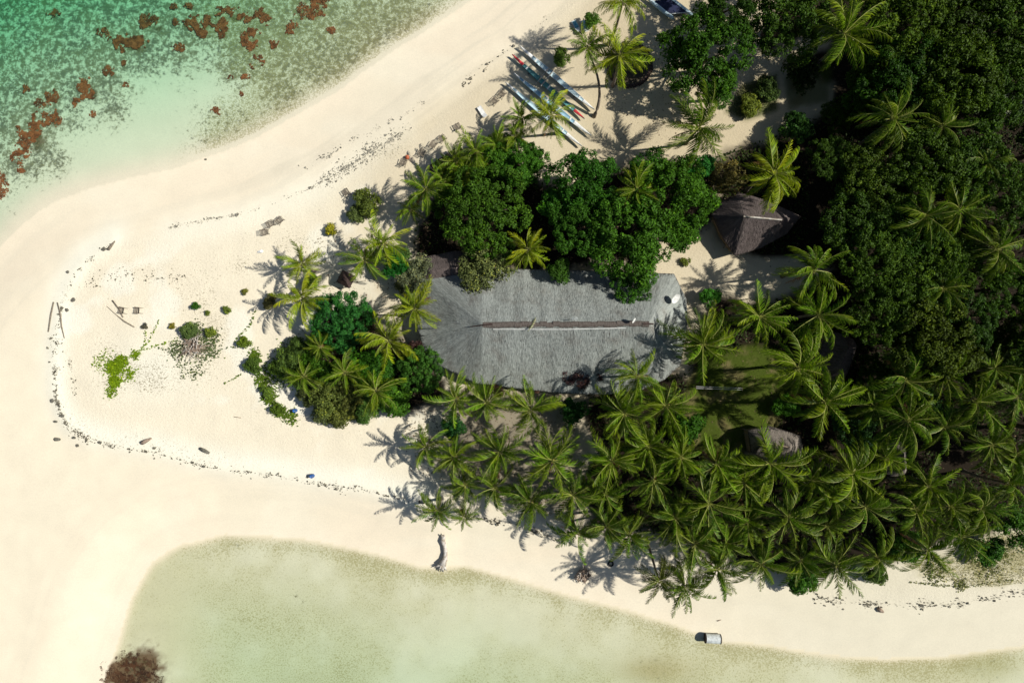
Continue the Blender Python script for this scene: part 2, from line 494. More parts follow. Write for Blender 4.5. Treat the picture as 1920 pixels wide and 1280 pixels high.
# seabeds
sea_c = arr((0.72, 0.66, 0.51)) * np.ones_like(C)
bay_t = 0.75 * fbm(PX / 130, PY / 130, 41, 6) + 0.25 * fbm(PX / 30, PY / 30, 43, 4)
bay_c = blend(np.ones_like(C) * arr((0.555, 0.52, 0.34)), arr((0.635, 0.60, 0.435)), sstep(0.34, 0.70, bay_t))
edge = sstep(0, 1.2, DB)
bay_c = blend(np.ones_like(C) * arr((0.74, 0.66, 0.48)), bay_c, edge)
bay_c = blend(bay_c, arr((0.40, 0.33, 0.16)), 0.7 * np.exp(-(np.hypot((PX - 1230) / 70, (PY - 1265) / 30)) ** 2))
bay_c = blend(bay_c, arr((0.40, 0.38, 0.20)), 0.7 * np.exp(-(np.hypot((PX - 1860) / 70, (PY - 1255) / 26)) ** 2))
C = np.where((~LAND & (DS > DB))[..., None], sea_c, C)
C = np.where((~LAND & (DB >= DS))[..., None], bay_c, C)
WEED_FILM = np.zeros(XX.shape)
for bx, by, rx, ry, ba in [(222, 1270, 40, 34, 1.), (262, 1254, 38, 34, 1.), (245, 1278, 52, 32, 1.), (240, 78, 24, 10, .7), (160, 165, 10, 15, .7), (88, 222, 20, 13, .7), (55, 255, 17, 26, .7), (370, 48, 17, 11, .6), (413, 46, 10, 14, .6), (465, 72, 15, 16, .6), (428, 20, 18, 8, .6), (580, 15, 26, 14, .7), (280, 40, 13, 10, .6)]:
    WEED_FILM = np.maximum(WEED_FILM, ba * np.exp(-(((PX - bx) / rx) ** 2 + ((PY - by) / ry) ** 2) * 0.8))
WEED_FILM = sstep(0.25, 0.75, WEED_FILM + (fbm(PX / 9, PY / 9, 97, 4) - 0.5) * 0.7)
C = blend(C, arr((0.105, 0.048, 0.018)), WEED_FILM * 0.9 * (~LAND))
# turf algae density
blobs = [(110, 60, 140, 1.0), (20, 170, 90, .95), (230, 50, 110, .72), (120, 210, 70, .5), (330, 20, 90, .55), (455, 50, 110, .66), (590, 70, 130, .72), (720, 40, 140, .62), (560, 190, 110, .55),
         (690, 130, 80, .5), (430, 235, 90, .42), (330, 110, 60, .45), (60, 290, 70, .55), (150, 130, 60, .7), (30, 60, 80, .9), (400, 285, 60, .4), (190, 190, 60, .4), (820, 20, 60, .45), (20, 340, 40, .4), (-60, 200, 160, .9), (60, -60, 200, .9)]
alg = np.zeros(XX.shape)
for bx, by, br, ba in blobs:
    alg = np.maximum(alg, ba * np.exp(-((np.hypot(PX - bx, PY - by)) / br) ** 2 * 0.9))
alg = alg * (0.65 + 0.9 * fbm(PX / 38, PY / 38, 81, 4)) + 0.30 * (fbm(PX / 70, PY / 70, 83, 4) - 0.5)
alg = np.where(DS > 0, np.clip(alg, 0, 1) * sstep(0.2, 3.0, DS) + 0.24, 0)
bal = 0.26 - 0.5 * (bay_t - 0.5)
for bx, by, br, ba in [(435, 1022, 14, .35), (365, 1045, 10, .3), (555, 1130, 24, .35), (410, 1062, 14, .25), (700, 1055, 60, .16), (830, 1110, 60, .16), (1060, 1140, 60, .14), (1230, 1265, 60, .25), (620, 1170, 40, .2), (250, 1255, 40, .6), (1870, 1250, 60, .25)]:
    bal = np.maximum(bal, 0.28 + ba * np.exp(-((np.hypot(PX - bx, PY - by)) / br) ** 2) * 1.0)
alg = np.where(DB > 0, bal * sstep(0.1, 1.2, DB) * 0.9, alg)
turf = 0.22 + 0.70 * soft([(350, 330), (440, 300), (560, 240), (900, 10), (900, -200), (330, -200), (330, 60), (430, 150), (350, 240)], 55, 40, 61)
turf = np.maximum(turf, 0.55 * np.clip(alg * 1.5, 0, 1))
turf = np.where(DS > 0, turf * sstep(0.1, 1.2, DS), 0)
turf = np.where(DB > 0, np.clip(0.52 - 1.0 * (bay_t - 0.5) + 0.28 * np.exp(-((DB - 1.6) / 1.6) ** 2), 0.15, 0.9) * sstep(0.05, 0.5, DB) * (0.55 + 0.45 * sstep(280, 420, PX)), turf)
speck = np.where(LAND, 0.16 + 0.45 * sstep(10, 16, DW) * fbm(PX / 50, PY / 50, 51, 4) + 0.3 * white, 0.0)
speck = speck + 0.45 * np.exp(-(np.hypot((PX - 700) / 70, (PY - 282) / 22)) ** 2) + 0.35 * np.exp(-(np.hypot((PX - 560) / 70, (PY - 460) / 45)) ** 2) + 0.35 * gre
for cx, cy, cr in [(290, 718, 22), (220, 690, 55), (370, 640, 60), (395, 590, 45), (560, 740, 60), (450, 500, 25), (250, 540, 60)]:
    speck = speck + 0.30 * np.exp(-(np.hypot(PX - cx, PY - cy) / cr) ** 2)
speck = np.where(LAND, speck, 0.0)
relief = np.where(LAND, 0.012 + 0.34 * dry, 0.012)
speck = speck + np.where(LAND, 0.16 * dry * sstep(0.35, 0.65, fbm(PX / 90, PY / 90, 91, 4)) + 0.10 * dry, 0)
n_r, n_c = XX.shape
V = np.stack([XX.ravel(), YY.ravel(), ZZ.ravel()], 1)
idx = np.arange(n_r * n_c).reshape(n_r, n_c)
F = np.stack([idx[:-1, :-1].ravel(), idx[:-1, 1:].ravel(), idx[1:, 1:].ravel(), idx[1:, :-1].ravel()], 1)
cc = np.concatenate([np.clip(C, 0, 1).reshape(-1, 3), np.ones((n_r * n_c, 1))], 1)
gme = np_mesh('ground', V, F, [M_GROUND], {'base': ('FLOAT_COLOR', cc), 'algae': ('FLOAT', np.clip(alg, 0, 0.78)), 'turf': ('FLOAT', turf), 'speck': ('FLOAT', np.clip(speck, 0, 1)), 'relief': ('FLOAT', relief)}, True)
tag(link('ground', gme), kind='structure')

# ------------------------------------------------------------------ sea: a body of water that absorbs red light with depth
def water_material():
    m, nt, b = new_mat('lagoon_water')
    nt.nodes.remove(b)
    out = nt.nodes['Material Output']
    tr = nt.nodes.new('ShaderNodeBsdfTransparent')
    gl = nt.nodes.new('ShaderNodeBsdfGlossy'); gl.inputs['Roughness'].default_value = 0.12
    bp = nt.nodes.new('ShaderNodeBump'); bp.inputs['Strength'].default_value = 0.25; bp.inputs['Distance'].default_value = 0.1
    nt.links.new(noise(nt, 1.6, 3, 0.5, geo_pos(nt)), bp.inputs['Height'])
    nt.links.new(bp.outputs[0], gl.inputs['Normal'])
    mx = nt.nodes.new('ShaderNodeMixShader')
    mx.inputs[0].default_value = 0.025        # reflectance of water seen from straight above
    nt.links.new(tr.outputs[0], mx.inputs[1]); nt.links.new(gl.outputs[0], mx.inputs[2])
    nt.links.new(mx.outputs[0], out.inputs['Surface'])
    va = nt.nodes.new('ShaderNodeVolumeAbsorption')
    va.inputs['Color'].default_value = (0.08, 0.80, 0.57, 1)
    va.inputs['Density'].default_value = 0.255
    nt.links.new(va.outputs[0], out.inputs['Volume'])
    return m
wb = MB().box((0, 0, (WL - 9) / 2), (880, 820, WL + 9))
tag(wb.build('water', water_material()), kind='structure')

# ------------------------------------------------------------------ leaves, crowns
def leaf_cloud(Pc, Nn, L, W, fold=0.2):
    n = len(Pc)
    Nn = Nn / (np.linalg.norm(Nn, axis=1, keepdims=True) + 1e-9)
    r = rng.normal(size=(n, 3))
    T = r - (r * Nn).sum(1, keepdims=True) * Nn
    T /= np.linalg.norm(T, axis=1, keepdims=True) + 1e-9
    S = np.cross(Nn, T)
    L = np.asarray(L)[:, None]; W = np.asarray(W)[:, None]
    a = Pc - T * L * 0.5
    b = Pc + S * W * 0.5 + Nn * W * fold
    c = Pc + T * L * 0.5 - Nn * L * 0.08
    d = Pc - S * W * 0.5 + Nn * W * fold
    V = np.stack([a, b, c, d], 1).reshape(-1, 3)
    i = np.arange(n) * 4
    F = np.concatenate([np.stack([i, i + 1, i + 2], 1), np.stack([i, i + 2, i + 3], 1)])
    return V, F

def crown_mesh(name, r, n_lobes, subs, leaves, leaf, flat=0.62, spread=0.62, clump=0.8, aspect=0.55, nup=0.55):
    """crown radius r (m); lobes on a flattened dome, leaf clumps on each lobe, leaves on each clump"""
    pts, nrm, tint = [], [], []
    lobes = []
    for k in range(n_lobes):
        t = (k + 0.5) / n_lobes
        rad = spread * r * math.sqrt(t) * rng.uniform(0.85, 1.12)
        az = k * 2.39996 + rng.uniform(-0.3, 0.3)
        lr = r * rng.uniform(0.22, 0.36)
        z = flat * math.sqrt(max(0, r * r - rad * rad)) * rng.uniform(0.55, 1.2) - 0.35 * r * flat
        lobes.append((np.array([rad * math.cos(az), rad * math.sin(az), z]), lr))
    for c, lr in lobes:
        lt = rng.uniform(-0.14, 0.14)
        for s in range(subs):
            d = rng.normal(size=3); d[2] = abs(d[2]) * 1.1 - 0.35; d /= np.linalg.norm(d)
            sc = c + d * lr * rng.uniform(0.75, 1.05) * np.array([1, 1, 0.8])
            if any(np.linalg.norm((sc - c2)) < l2 * 0.62 for c2, l2 in lobes if c2 is not c):
                continue
            sr = clump * rng.uniform(0.7, 1.25)
            q = rng.normal(size=(leaves, 3)); q[:, 2] = np.abs(q[:, 2]) * 1.1 - 0.45
            q /= np.linalg.norm(q, axis=1, keepdims=True)
            rr = sr * rng.uniform(0.55, 1.08, size=(leaves, 1))
            pts.append(sc + q * rr)
            nrm.append(q + np.array([0, 0, nup]) + rng.normal(size=(leaves, 3)) * 0.45)
            tint.append(np.clip(0.5 + lt + rng.uniform(-0.12, 0.12) + rng.normal(size=leaves) * 0.17, 0, 1))
    Pc, Nn, T = np.concatenate(pts), np.concatenate(nrm), np.concatenate(tint)
    n = len(Pc)
    L = leaf * rng.uniform(0.7, 1.3, n)
    V, F = leaf_cloud(Pc, Nn, L, L * aspect)
    return np_mesh(name, V, F, [M_LEAF], {'tint': ('FLOAT', np.repeat(T, 4))})

BIG = [crown_mesh('broad_crown', 6.0, 19 + k % 3, 22, 66, 0.34, 0.62, 0.76, 0.62, 0.55, 0.35) for k in range(5)]
DENSE = [crown_mesh('dense_crown', 6.0, 25, 20, 64, 0.30, 0.55, 0.78, 0.55, 0.55, 0.35) for k in range(3)]
LOOSE = [crown_mesh('loose_crown', 4.0, 11, 12, 46, 0.34, 0.5, 0.72, 0.7) for k in range(2)]
BUSH = [crown_mesh('bush_crown', 2.0, 9, 11, 44, 0.26, 0.6, 0.66, 0.45) for k in range(3)]
SMALL = [crown_mesh('small_bush_crown', 1.0, 6, 7, 26, 0.22, 0.5, 0.66, 0.30) for k in range(3)]

GREEN_D = (0.046, 0.140, 0.010)      # dark evergreen
GREEN_F = (0.034, 0.084, 0.006)      # forest
GREEN_B = (0.022, 0.130, 0.018)      # blue green
GREEN_Y = (0.125, 0.150, 0.035)      # yellowish
GREEN_G = (0.145, 0.160, 0.065)      # greyish
GREEN_L = (0.050, 0.145, 0.014)      # lush bright

def tree_tone(col):
    k = random.uniform(0.82, 1.2); w = random.uniform(0.85, 1.3) if col[0] < 0.06 else random.uniform(0.9, 1.05)
    return (col[0] * k * w, col[1] * k, col[2] * k * random.uniform(0.8, 1.3))

def tree(x, y, rpx, top, crowns, ref, col, label, name='broadleaf_tree', group='broadleaf trees', cat='tree', zs=1.0):
    r = rpx / PXM * (1 - top * 0.7 / H)
    hc = top - 0.42 * r
    c = P(x, y, max(hc, 0.5 * r * 0.5))
    g = float(height(np.array([c.x]), np.array([c.y]))[0])
    t = empty(name, (c.x, c.y, g))
    tag(t, label, cat, group)
    sc = r / ref * 1.02
    me = random.choice(crowns)
    cz = max(hc, 0.35 * r) - g
    link('crown', me, t, (0, 0, cz), (0, 0, random.uniform(0, 6.28)), (sc, sc, sc * zs), tree_tone(col))
    mb = MB()
    tr = 0.10 + r * 0.035
    mb.tube([(0, 0, -0.2), (0.1 * r * 0.2, 0, cz * 0.5), (0, 0, cz + 0.1 * r)], [tr * 1.4, tr, tr * 0.6], 8)
    for k in range(5):
        a = k * 1.26 + random.uniform(-.3, .3)
        mb.tube([(0, 0, cz * random.uniform(0.45, 0.7)), (math.cos(a) * r * 0.35, math.sin(a) * r * 0.35, cz * 0.92), (math.cos(a) * r * 0.62, math.sin(a) * r * 0.62, cz + 0.12 * r)], [tr * 0.6, tr * 0.4, tr * 0.15], 5)
    mb.build('trunk', M_TBARK, t, True)
    return t

# ------------------------------------------------------------------ coconut palms
def frond_mesh(name, a0, bend, seed, dry=False, n_leaf=30):
    rs = random.Random(seed)
    S = 12
    pts, dirs = [Vector((0, 0, 0))], []
    side_b = rs.uniform(-0.25, 0.25)
    p = Vector((0, 0, 0))
    for i in range(S):
        s = (i + 0.5) / S
        a = R(a0 - bend * s ** 1.25)
        yaw = side_b * s
        d = Vector((math.cos(a) * math.cos(yaw), math.cos(a) * math.sin(yaw), math.sin(a)))
        dirs.append(d)
        p = p + d / S
        pts.append(p.copy())
    def at(s):
        f = s * S; i = min(int(f), S - 1)
        return pts[i].lerp(pts[i + 1], f - i), dirs[i]
    v, f, m, tint = [], [], [], []
    def addf(vs, fs, mi, t):
        b = len(v); v.extend(vs); f.extend([tuple(b + i for i in q) for q in fs]); m.extend([mi] * len(fs)); tint.extend([t] * len(vs))
    # rib: a three sided tapering strip
    rv, rf = [], []
    for i in range(0, S + 1, 2):
        s = i / S; w = 0.011 * (1 - 0.8 * s) + 0.001
        q, d = at(min(s, 0.999)); sd = d.cross(Vector((0, 0, 1))).normalized(); up = sd.cross(d)
        rv += [q + sd * w, q + up * w * 1.2, q - sd * w]
    for i in range(S // 2):
        a = i * 3
        rf += [(a, a + 1, a + 4, a + 3), (a + 1, a + 2, a + 5, a + 4)]
    addf(rv, rf, 1, 0.5)
    twist = rs.uniform(-0.35, 0.35)
    for k in range(n_leaf):
        s = 0.10 + 0.89 * (k + 0.5) / n_leaf
        q, d = at(s)
        sd0 = d.cross(Vector((0, 0, 1))).normalized(); up0 = sd0.cross(d)
        ln = 0.215 * (math.sin(math.pi * min(1, 0.16 + 0.80 * s)) ** 0.7) + 0.02
        for sgn in (-1, 1):
            if rs.random() < (0.10 if not dry else 0.3): continue
            sw = R(56 - 30 * s + rs.uniform(-7, 7))          # sweep towards the tip
            vd = R(22 + 38 * rs.random() + (28 if dry else 0)) + twist * sgn
            out = (sd0 * sgn * math.cos(vd) - up0 * math.sin(vd)).normalized()
            ld = (d * math.cos(sw) + out * math.sin(sw)).normalized()
            l = ln * rs.uniform(0.78, 1.12)
            wd = d * (0.0118 + 0.0035 * (1 - s))
            b0 = q + up0 * 0.004
            mid = b0 + ld * l * 0.55 - Vector((0, 0, 0.012))
            tip = b0 + ld * l - Vector((0, 0, 0.05 * l / 0.2 + 0.03 * rs.random()))
            t = min(1, max(0, 0.5 + rs.gauss(0, 0.20) + 0.25 * (s - 0.5)))
            addf([b0 - wd * 0.75, b0 + wd * 0.75, mid + wd * 0.9, mid - wd * 0.9, tip], [(0, 1, 2, 3), (3, 2, 4)], 0, t)
    me = mesh(name, v, f, [M_DRY if dry else M_PALM, M_DRY if dry else M_RACHIS], m)
    at_ = me.attributes.new('tint', 'FLOAT', 'POINT')
    at_.data.foreach_set('value', np.asarray(tint, dtype=np.float32))
    return me
LEVELS = [(80, 40), (62, 70), (44, 82), (26, 82), (6, 74), (-14, 62)]
FR = [[frond_mesh('frond', a, b, 100 + i * 10 + j) for j in range(3)] for i, (a, b) in enumerate(LEVELS)]
FR_DRY = [frond_mesh('dry_frond', -30, 55, 300 + j, True) for j in range(2)]

P_LIME = (0.195, 0.270, 0.008)  # lime to deep: vignette fall-off to the right put into frond colour
P_MID = (0.110, 0.192, 0.008)
P_DEEP = (0.078, 0.142, 0.008)
P_DARK = (0.055, 0.080, 0.008)

def palm(x, y, rpx, h, col, label, base=None, group='coconut palms', n=None, dry=None, path=None):
    c = P(x, y, h)
    if base is None:
        bx, by = c.x + random.uniform(-.7, .7), c.y + random.uniform(-.7, .7)
        g = Vector((bx, by, float(height(np.array([bx]), np.array([by]))[0])))
    else:
        g = G(*base)
    t = empty('coconut_palm', g)
    tag(t, label, 'palm', group)
    top = c - g
    # trunk: gently curved, swollen at the foot, ringed
    mb = MB()
    K = 12
    pts, rad = [], []
    bow = Vector((random.uniform(-.5, .5), random.uniform(-.5, .5), 0)) * (h / 12) if path is None else Vector(path)
    for i in range(K + 1):
        s = i / K
        q = Vector((top.x * s ** 1.35, top.y * s ** 1.35, -0.2 + (top.z + 0.1) * s)) + bow * math.sin(math.pi * s)
        pts.append(q)
        rad.append((0.24 - 0.10 * s + 0.16 * math.exp(-s * 14)) * (1.06 if i % 2 else 0.97))
    mb.tube(pts, rad, 8)
    mb.build('trunk', M_BARK, t, True)
    L = rpx / PXM * (1 - h / H) * (1.26 if x < 1250 else 1.34) * random.uniform(0.92, 1.10)
    ta = random.uniform(0, 6.28)
    lean = Matrix.Rotation(R(random.uniform(4, 24)), 3, Vector((math.cos(ta), math.sin(ta), 0)))
    n = n or random.choice((26, 28, 30, 32))
    off = random.uniform(0, 6.28)
    tilt = Vector((top.x, top.y, 0)) * 0.03
    for k in range(n):
        lev = max(0, min(5, int(6 * ((k + 0.35) / n) ** 0.9 + random.uniform(-.8, .8))))
        az = off + k * 2.39996 + random.uniform(-.5, .5)
        l = L * random.uniform(0.62, 1.10) * (0.82 if lev == 0 else 1.0)
        pz = top.z + 0.25 - 0.35 * k / n
        kf = random.uniform(0.68, 1.3) * (1.12 if lev < 2 else 1.0)
        cl = (col[0] * kf * random.uniform(0.85, 1.25), col[1] * kf, col[2] * kf)
        link('frond', random.choice(FR[lev]), t, (top.x + 0.12 * math.cos(az), top.y + 0.12 * math.sin(az), pz), (lean @ Euler((random.uniform(-.6, .6), random.uniform(-.18, .18), az)).to_matrix()).to_euler(), l, cl)
    nuts = MB()
    for k in range(6):
        a_ = k * 1.05 + ta; q_ = Vector((top.x + .34 * math.cos(a_), top.y + .34 * math.sin(a_), top.z - .1 - .1 * (k % 2)))
        nuts.tube([q_ + Vector((0, 0, -.15)), q_ + Vector((0, 0, -.05)), q_ + Vector((0, 0, .06)), q_ + Vector((0, 0, .14))], [.05, .13, .13, .04], 6)
    nuts.build('coconuts', M_NUT, t, True)
    for k in range(dry if dry is not None else random.choice((0, 1, 1, 2, 3))):
        az = random.uniform(0, 6.28)
        o = link('frond', random.choice(FR_DRY), t, (top.x, top.y, top.z - 0.3), (random.uniform(-.3, .3), 0, az), L * 0.85)
        o['label'] = 'dry brown hanging frond'
    return t

ORD = ['first', 'second', 'third', 'fourth', 'fifth', 'sixth', 'seventh', 'eighth', 'ninth', 'tenth', 'eleventh', 'twelfth', 'thirteenth', 'fourteenth', 'fifteenth', 'sixteenth', 'seventeenth', 'eighteenth', 'nineteenth', 'twentieth']
def palm_row(phrase, items, col, group):
    items = sorted(items, key=lambda q: q[0])
    for i, q in enumerate(items):
        palm(q[0], q[1], q[2], q[3], col, '%s palm from the left in the %s' % (ORD[i], phrase), group=group)

# single palms that stand out
SP = 'palms round the canoes and the beach clearing'
palm(1167, 5, 46, 12, P_LIME, 'palm cut by the top edge beside the blue catamaran', group=SP)
palm(1101, 90, 42, 10, P_MID, 'leaning palm with a long bare curved trunk beside the canoes', base=(1113, 219), group=SP, path=(1.1, 0.2, 0))
palm(1163, 104, 55, 10, P_LIME, 'wide palm growing inside the round dark stone ring', group=SP)
palm(1033, 218, 44, 8, P_LIME, 'bright palm hanging over the middle of the four canoes', group=SP, base=(1045, 250))
palm(1194, 356, 48, 10, P_MID, 'palm rising out of the dense tree above the long thatched roof', group=SP)
palm(1310, 240, 60, 9, P_DEEP, 'wide palm where the sandy path leaves the clearing', group=SP)
palm(1582, 64, 60, 11, P_MID, 'spreading palm over the sandy path near the top edge', group=SP)
palm(1622, 4, 44, 10, P_DEEP, 'palm cut by the top edge at the rim of the forest', group=SP)
palm(1451, 326, 58, 11, P_LIME, 'palm like an even star directly above the brown thatched hut', group=SP)
palm(990, 468, 41, 8, P_LIME, 'small palm in the gap between the two big trees above the long roof', group=SP)
palm(720, 455, 47, 7, P_LIME, 'upper palm of the pair beside the small brown shelter', group=SP)
palm(684, 488, 42, 6, P_MID, 'lower darker palm of the pair beside the small brown shelter', group=SP)
palm(566, 494, 38, 4.8, P_LIME, 'upper of the two bright palms nearest the bare sand spit', group=SP)
palm(569, 562, 48, 5.2, P_LIME, 'lower of the two bright palms nearest the bare sand spit', group=SP)
palm(778, 578, 53, 8, P_LIME, 'bright yellow green palm overhanging the end of the long roof', group=SP, dry=1)
palm(729, 638, 50, 7, P_LIME, 'bright palm between the blue green tree and the long roof', group=SP)
palm_row('beach edge hedge below the canoes', [(979, 222, 32, 5), (967, 258, 34, 5), (892, 284, 42, 6), (872, 324, 34, 5), (798, 356, 48, 7), (832, 338, 34, 4.5), (856, 302, 38, 5), (930, 272, 34, 5), (770, 392, 30, 4)], P_MID, 'palms in the beach edge hedge')
palm_row('shrubby thicket at the edge of the spit', [(570, 705, 32, 4.5), (601, 650, 30, 4.5), (647, 699, 38, 6), (705, 732, 48, 7)], P_MID, 'palms in the thicket')
palm_row('dark forest canopy along the right edge', [(1675, 223, 54, 12), (1767, 236, 42, 12), (1848, 306, 36, 12), (1735, 405, 52, 13), (1799, 394, 50, 13), (1868, 467, 56, 13), (1767, 541, 44, 12)], P_DEEP, 'palms rising from the forest')
palm_row('row below the long thatched roof', [(855, 748, 50, 8), (912, 754, 47, 8), (995, 768, 50, 8), (1171, 775, 57, 9), (1194, 706, 54, 10), (1248, 760, 54, 9)], P_MID, 'palms along the long roof')
palm_row('group between the long roof and the forest', [(1317, 645, 66, 10), (1424, 595, 62, 10), (1525, 507, 56, 11), (1534, 591, 60, 11), (1495, 690, 70, 11), (1547, 753, 64, 11)], P_MID, 'palms beside the lawn')
palm_row('group below the forest at the right edge', [(1697, 714, 54, 11), (1700, 788, 60, 11), (1828, 752, 56, 11), (1907, 742, 54, 11), (1857, 833, 50, 10), (1905, 850, 46, 10), (1768, 700, 44, 10), (1770, 800, 46, 10), (1640, 760, 44, 9), (1865, 690, 40, 9)], P_DEEP, 'palms below the forest')
palm_row('top row of the dense grove', [(799, 838, 46, 5.5), (853, 857, 46, 6.5), (937, 846, 52, 8), (1035, 862, 58, 9), (1147, 864, 56, 9.5), (1276, 858, 56, 10), (1344, 868, 46, 9), (1443, 868, 64, 10), (1596, 885, 60, 10.5), (1520, 900, 44, 9), (1740, 912, 50, 10), (1660, 858, 44, 9), (1215, 835, 46, 9), (1395, 905, 42, 9)], P_MID, 'palms in the top row of the grove')
palm_row('middle row of the dense grove', [(872, 909, 40, 5), (928, 914, 44, 6), (994, 940, 46, 7), (1074, 928, 52, 8.5), (1224, 900, 54, 10), (1265, 970, 52, 9.5), (1329, 943, 56, 10), (1400, 975, 46, 9), (1476, 967, 64, 10.5), (1622, 949, 54, 10), (1716, 954, 50, 10), (1780, 948, 48, 10), (1838, 954, 52, 10), (1550, 985, 42, 8), (1890, 905, 48, 9), (1135, 925, 42, 8), (1560, 930, 44, 9)], P_DEEP, 'palms in the middle row of the grove')
palm_row('bottom row of the dense grove', [(821, 956, 40, 5), (870, 968, 30, 3.6), (1084, 997, 46, 7), (1137, 985, 50, 9), (1180, 1001, 50, 9), (1302, 1019, 54, 9.5), (1360, 1018, 42, 9), (1284, 1098, 50, 8.5), (1344, 1066, 52, 9), (1426, 1056, 52, 9.5), (1500, 1050, 44, 8), (1566, 1058, 56, 9), (1645, 1045, 48, 8.5), (1739, 1030, 50, 8.5), (1800, 1005, 46, 8)], P_DEEP, 'palms in the bottom row of the grove')
palm(1236, 1088, 42, 9, P_DARK, 'dark palm on a bare leaning trunk reaching out over the beach', base=(1212, 1010), group='palms in the bottom row of the grove', dry=2)

# ------------------------------------------------------------------ trees and bushes
BT = 'broad trees round the long house'
tree(905, 400, 86, 9, DENSE, 6, GREEN_D, 'round dark green tree touching the upper eave of the long roof', group=BT)
tree(905, 495, 52, 6.5, LOOSE, 4, GREEN_Y, 'pale olive tree spilling over the upper edge of the long roof', group=BT)
tree(1095, 345, 66, 9, BIG, 6, GREEN_D, 'broad tree below the canoe clearing, uppermost of the central clump', group=BT)
tree(1090, 425, 62, 9, BIG, 6, GREEN_D, 'tree at the lower left of the central clump above the roof', group=BT)
tree(1175, 450, 84, 10.5, BIG, 6, GREEN_D, 'largest tree of the central clump, hanging over the long roof', group=BT)
tree(1255, 380, 84, 10, BIG, 6, GREEN_D, 'tree at the right end of the central clump beside the brown hut', group=BT)
tree(1185, 520, 46, 7, DENSE, 6, GREEN_D, 'small round tree lowest of the central clump, over the thatch', group=BT)
tree(1048, 508, 26, 6, BUSH, 2, GREEN_D, 'small bush at the upper eave near the small palm', group=BT)
tree(980, 310, 46, 6, BIG, 6, GREEN_D, 'dark shrub joining the beach edge hedge to the central clump', group=BT)
tree(930, 300, 38, 5.5, LOOSE, 4, GREEN_D, 'shrub filling the middle of the beach edge hedge', group=BT)
tree(1320, 105, 86, 9, BIG, 6, GREEN_D, 'round dark tree standing in the sandy clearing near the top', group=BT)
tree(1340, 168, 40, 6, BIG, 6, GREEN_D, 'small dark tree at the lower edge of the clearing tree', group=BT)
tree(1460, 30, 92, 9, DENSE, 6, GREEN_F, 'broad dark tree cut by the top edge above the sandy path', group=BT)
tree(1360, 10, 60, 9, DENSE, 6, GREEN_F, 'dark tree cut by the top edge beside the catamaran', group=BT)
FG = 'trees of the dark forest'
FT = [(1700, 60, 92, 12, 'forest tree nearest the top edge, left of the others'), (1800, 40, 90, 12, 'forest tree at the top edge behind the first crown'),
      (1890, 70, 90, 12, 'forest tree in the top right corner'), (1690, 150, 82, 12, 'forest tree below the top left forest crown'),
      (1780, 140, 90, 13, 'tallest crown in the upper forest'), (1850, 180, 70, 12, 'forest tree above the pale grey leaved tree'),
      (1640, 340, 74, 11, 'forest tree right of the star shaped palm'), (1720, 315, 78, 12, 'forest tree below the upper forest palms'),
      (1810, 300, 74, 12, 'forest tree beside the small palm at the right'), (1880, 370, 66, 12, 'forest tree hugging the right edge at mid height'),
      (1600, 425, 70, 11, 'forest tree beside the brown thatched hut'), (1690, 440, 70, 11, 'forest tree left of the twin forest palms'),
      (1640, 500, 74, 12, 'forest tree above the palms beside the lawn'), (1700, 560, 78, 12, 'forest tree in the middle of the lower forest'),
      (1775, 490, 60, 12, 'forest tree below the twin forest palms'), (1650, 590, 66, 11, 'forest tree at the lower left of the forest'),
      (1740, 640, 84, 13, 'large round crown at the lower tip of the forest'), (1800, 605, 58, 12, 'forest tree at the lower right of the big round crown'),
      (1880, 540, 56, 11, 'forest tree below the palm at the right edge'), (1560, 300, 44, 9, 'low forest tree beside the path'),
      (1625, 175, 56, 6, 'forest tree below the spreading palm'), (1570, 215, 34, 4, 'low dark forest tree where the path ends'), (1680, 395, 50, 10, 'forest tree in the gap above the twin palms')]
for i, (x, y, r, h, lb) in enumerate(FT):
    tree(x, y, r, h, DENSE if i % 3 == 0 else BIG, 6, GREEN_F if i % 2 else (0.046, 0.092, 0.006), lb, group=FG)
for x, y, r, h, lb in [(1872, 632, 58, 5, 'low dark tree in the black gap below the forest palms at the right edge'), (1905, 700, 40, 4.5, 'low dark tree under the rightmost palms below the forest'), (1640, 700, 40, 4, 'low dark tree beside the hidden hut below the forest'),
                       (1990, 130, 80, 12, 'forest tree just beyond the right edge beside the top corner'), (1985, 270, 80, 12, 'forest tree just beyond the right edge beside the pale tree'), (1990, 420, 80, 12, 'forest tree just beyond the right edge at mid height'),
                       (1975, 560, 76, 12, 'forest tree just beyond the right edge beside the lower palms'), (1965, 650, 70, 12, 'forest tree just beyond the right edge below the others'), (1980, 810, 70, 11, 'tree just beyond the right edge beside the grove')]:
    tree(x, y, r, h, BIG, 6, GREEN_F, lb, group=FG)
tree(1905, 205, 40, 9, LOOSE, 4, (0.20, 0.23, 0.19), 'pale grey leaved tree at the right edge of the forest', group=FG)
BG = 'bushes and shrubs'
def bush(x, y, r, h, col, label, crowns=None, ref=None, zs=1.0, name='bush'):
    if crowns is None:
        crowns, ref = (LOOSE, 4) if r > 38 else (BUSH, 2) if r > 15 else (SMALL, 1)
    return tree(x, y, r, h, crowns, ref, col, label, name=name, group=BG, cat='bush', zs=zs)
bush(640, 602, 60, 5.5, GREEN_B, 'blue green round tree in the thicket beside the bright palm', DENSE, 6)
bush(788, 695, 46, 5, GREEN_L, 'bright lush green round bush at the corner of the long roof', DENSE, 6)
bush(622, 738, 42, 3.5, GREEN_Y, 'yellow olive shrub at the lower edge of the thicket')
bush(640, 770, 34, 2.2, GREEN_Y, 'low pale shrub spilling onto the sand below the thicket')
bush(590, 690, 34, 3, GREEN_D, 'dark shrub in the middle of the thicket')
bush(545, 672, 28, 2.2, (0.07, 0.12, 0.02), 'shrub at the left rim of the thicket')
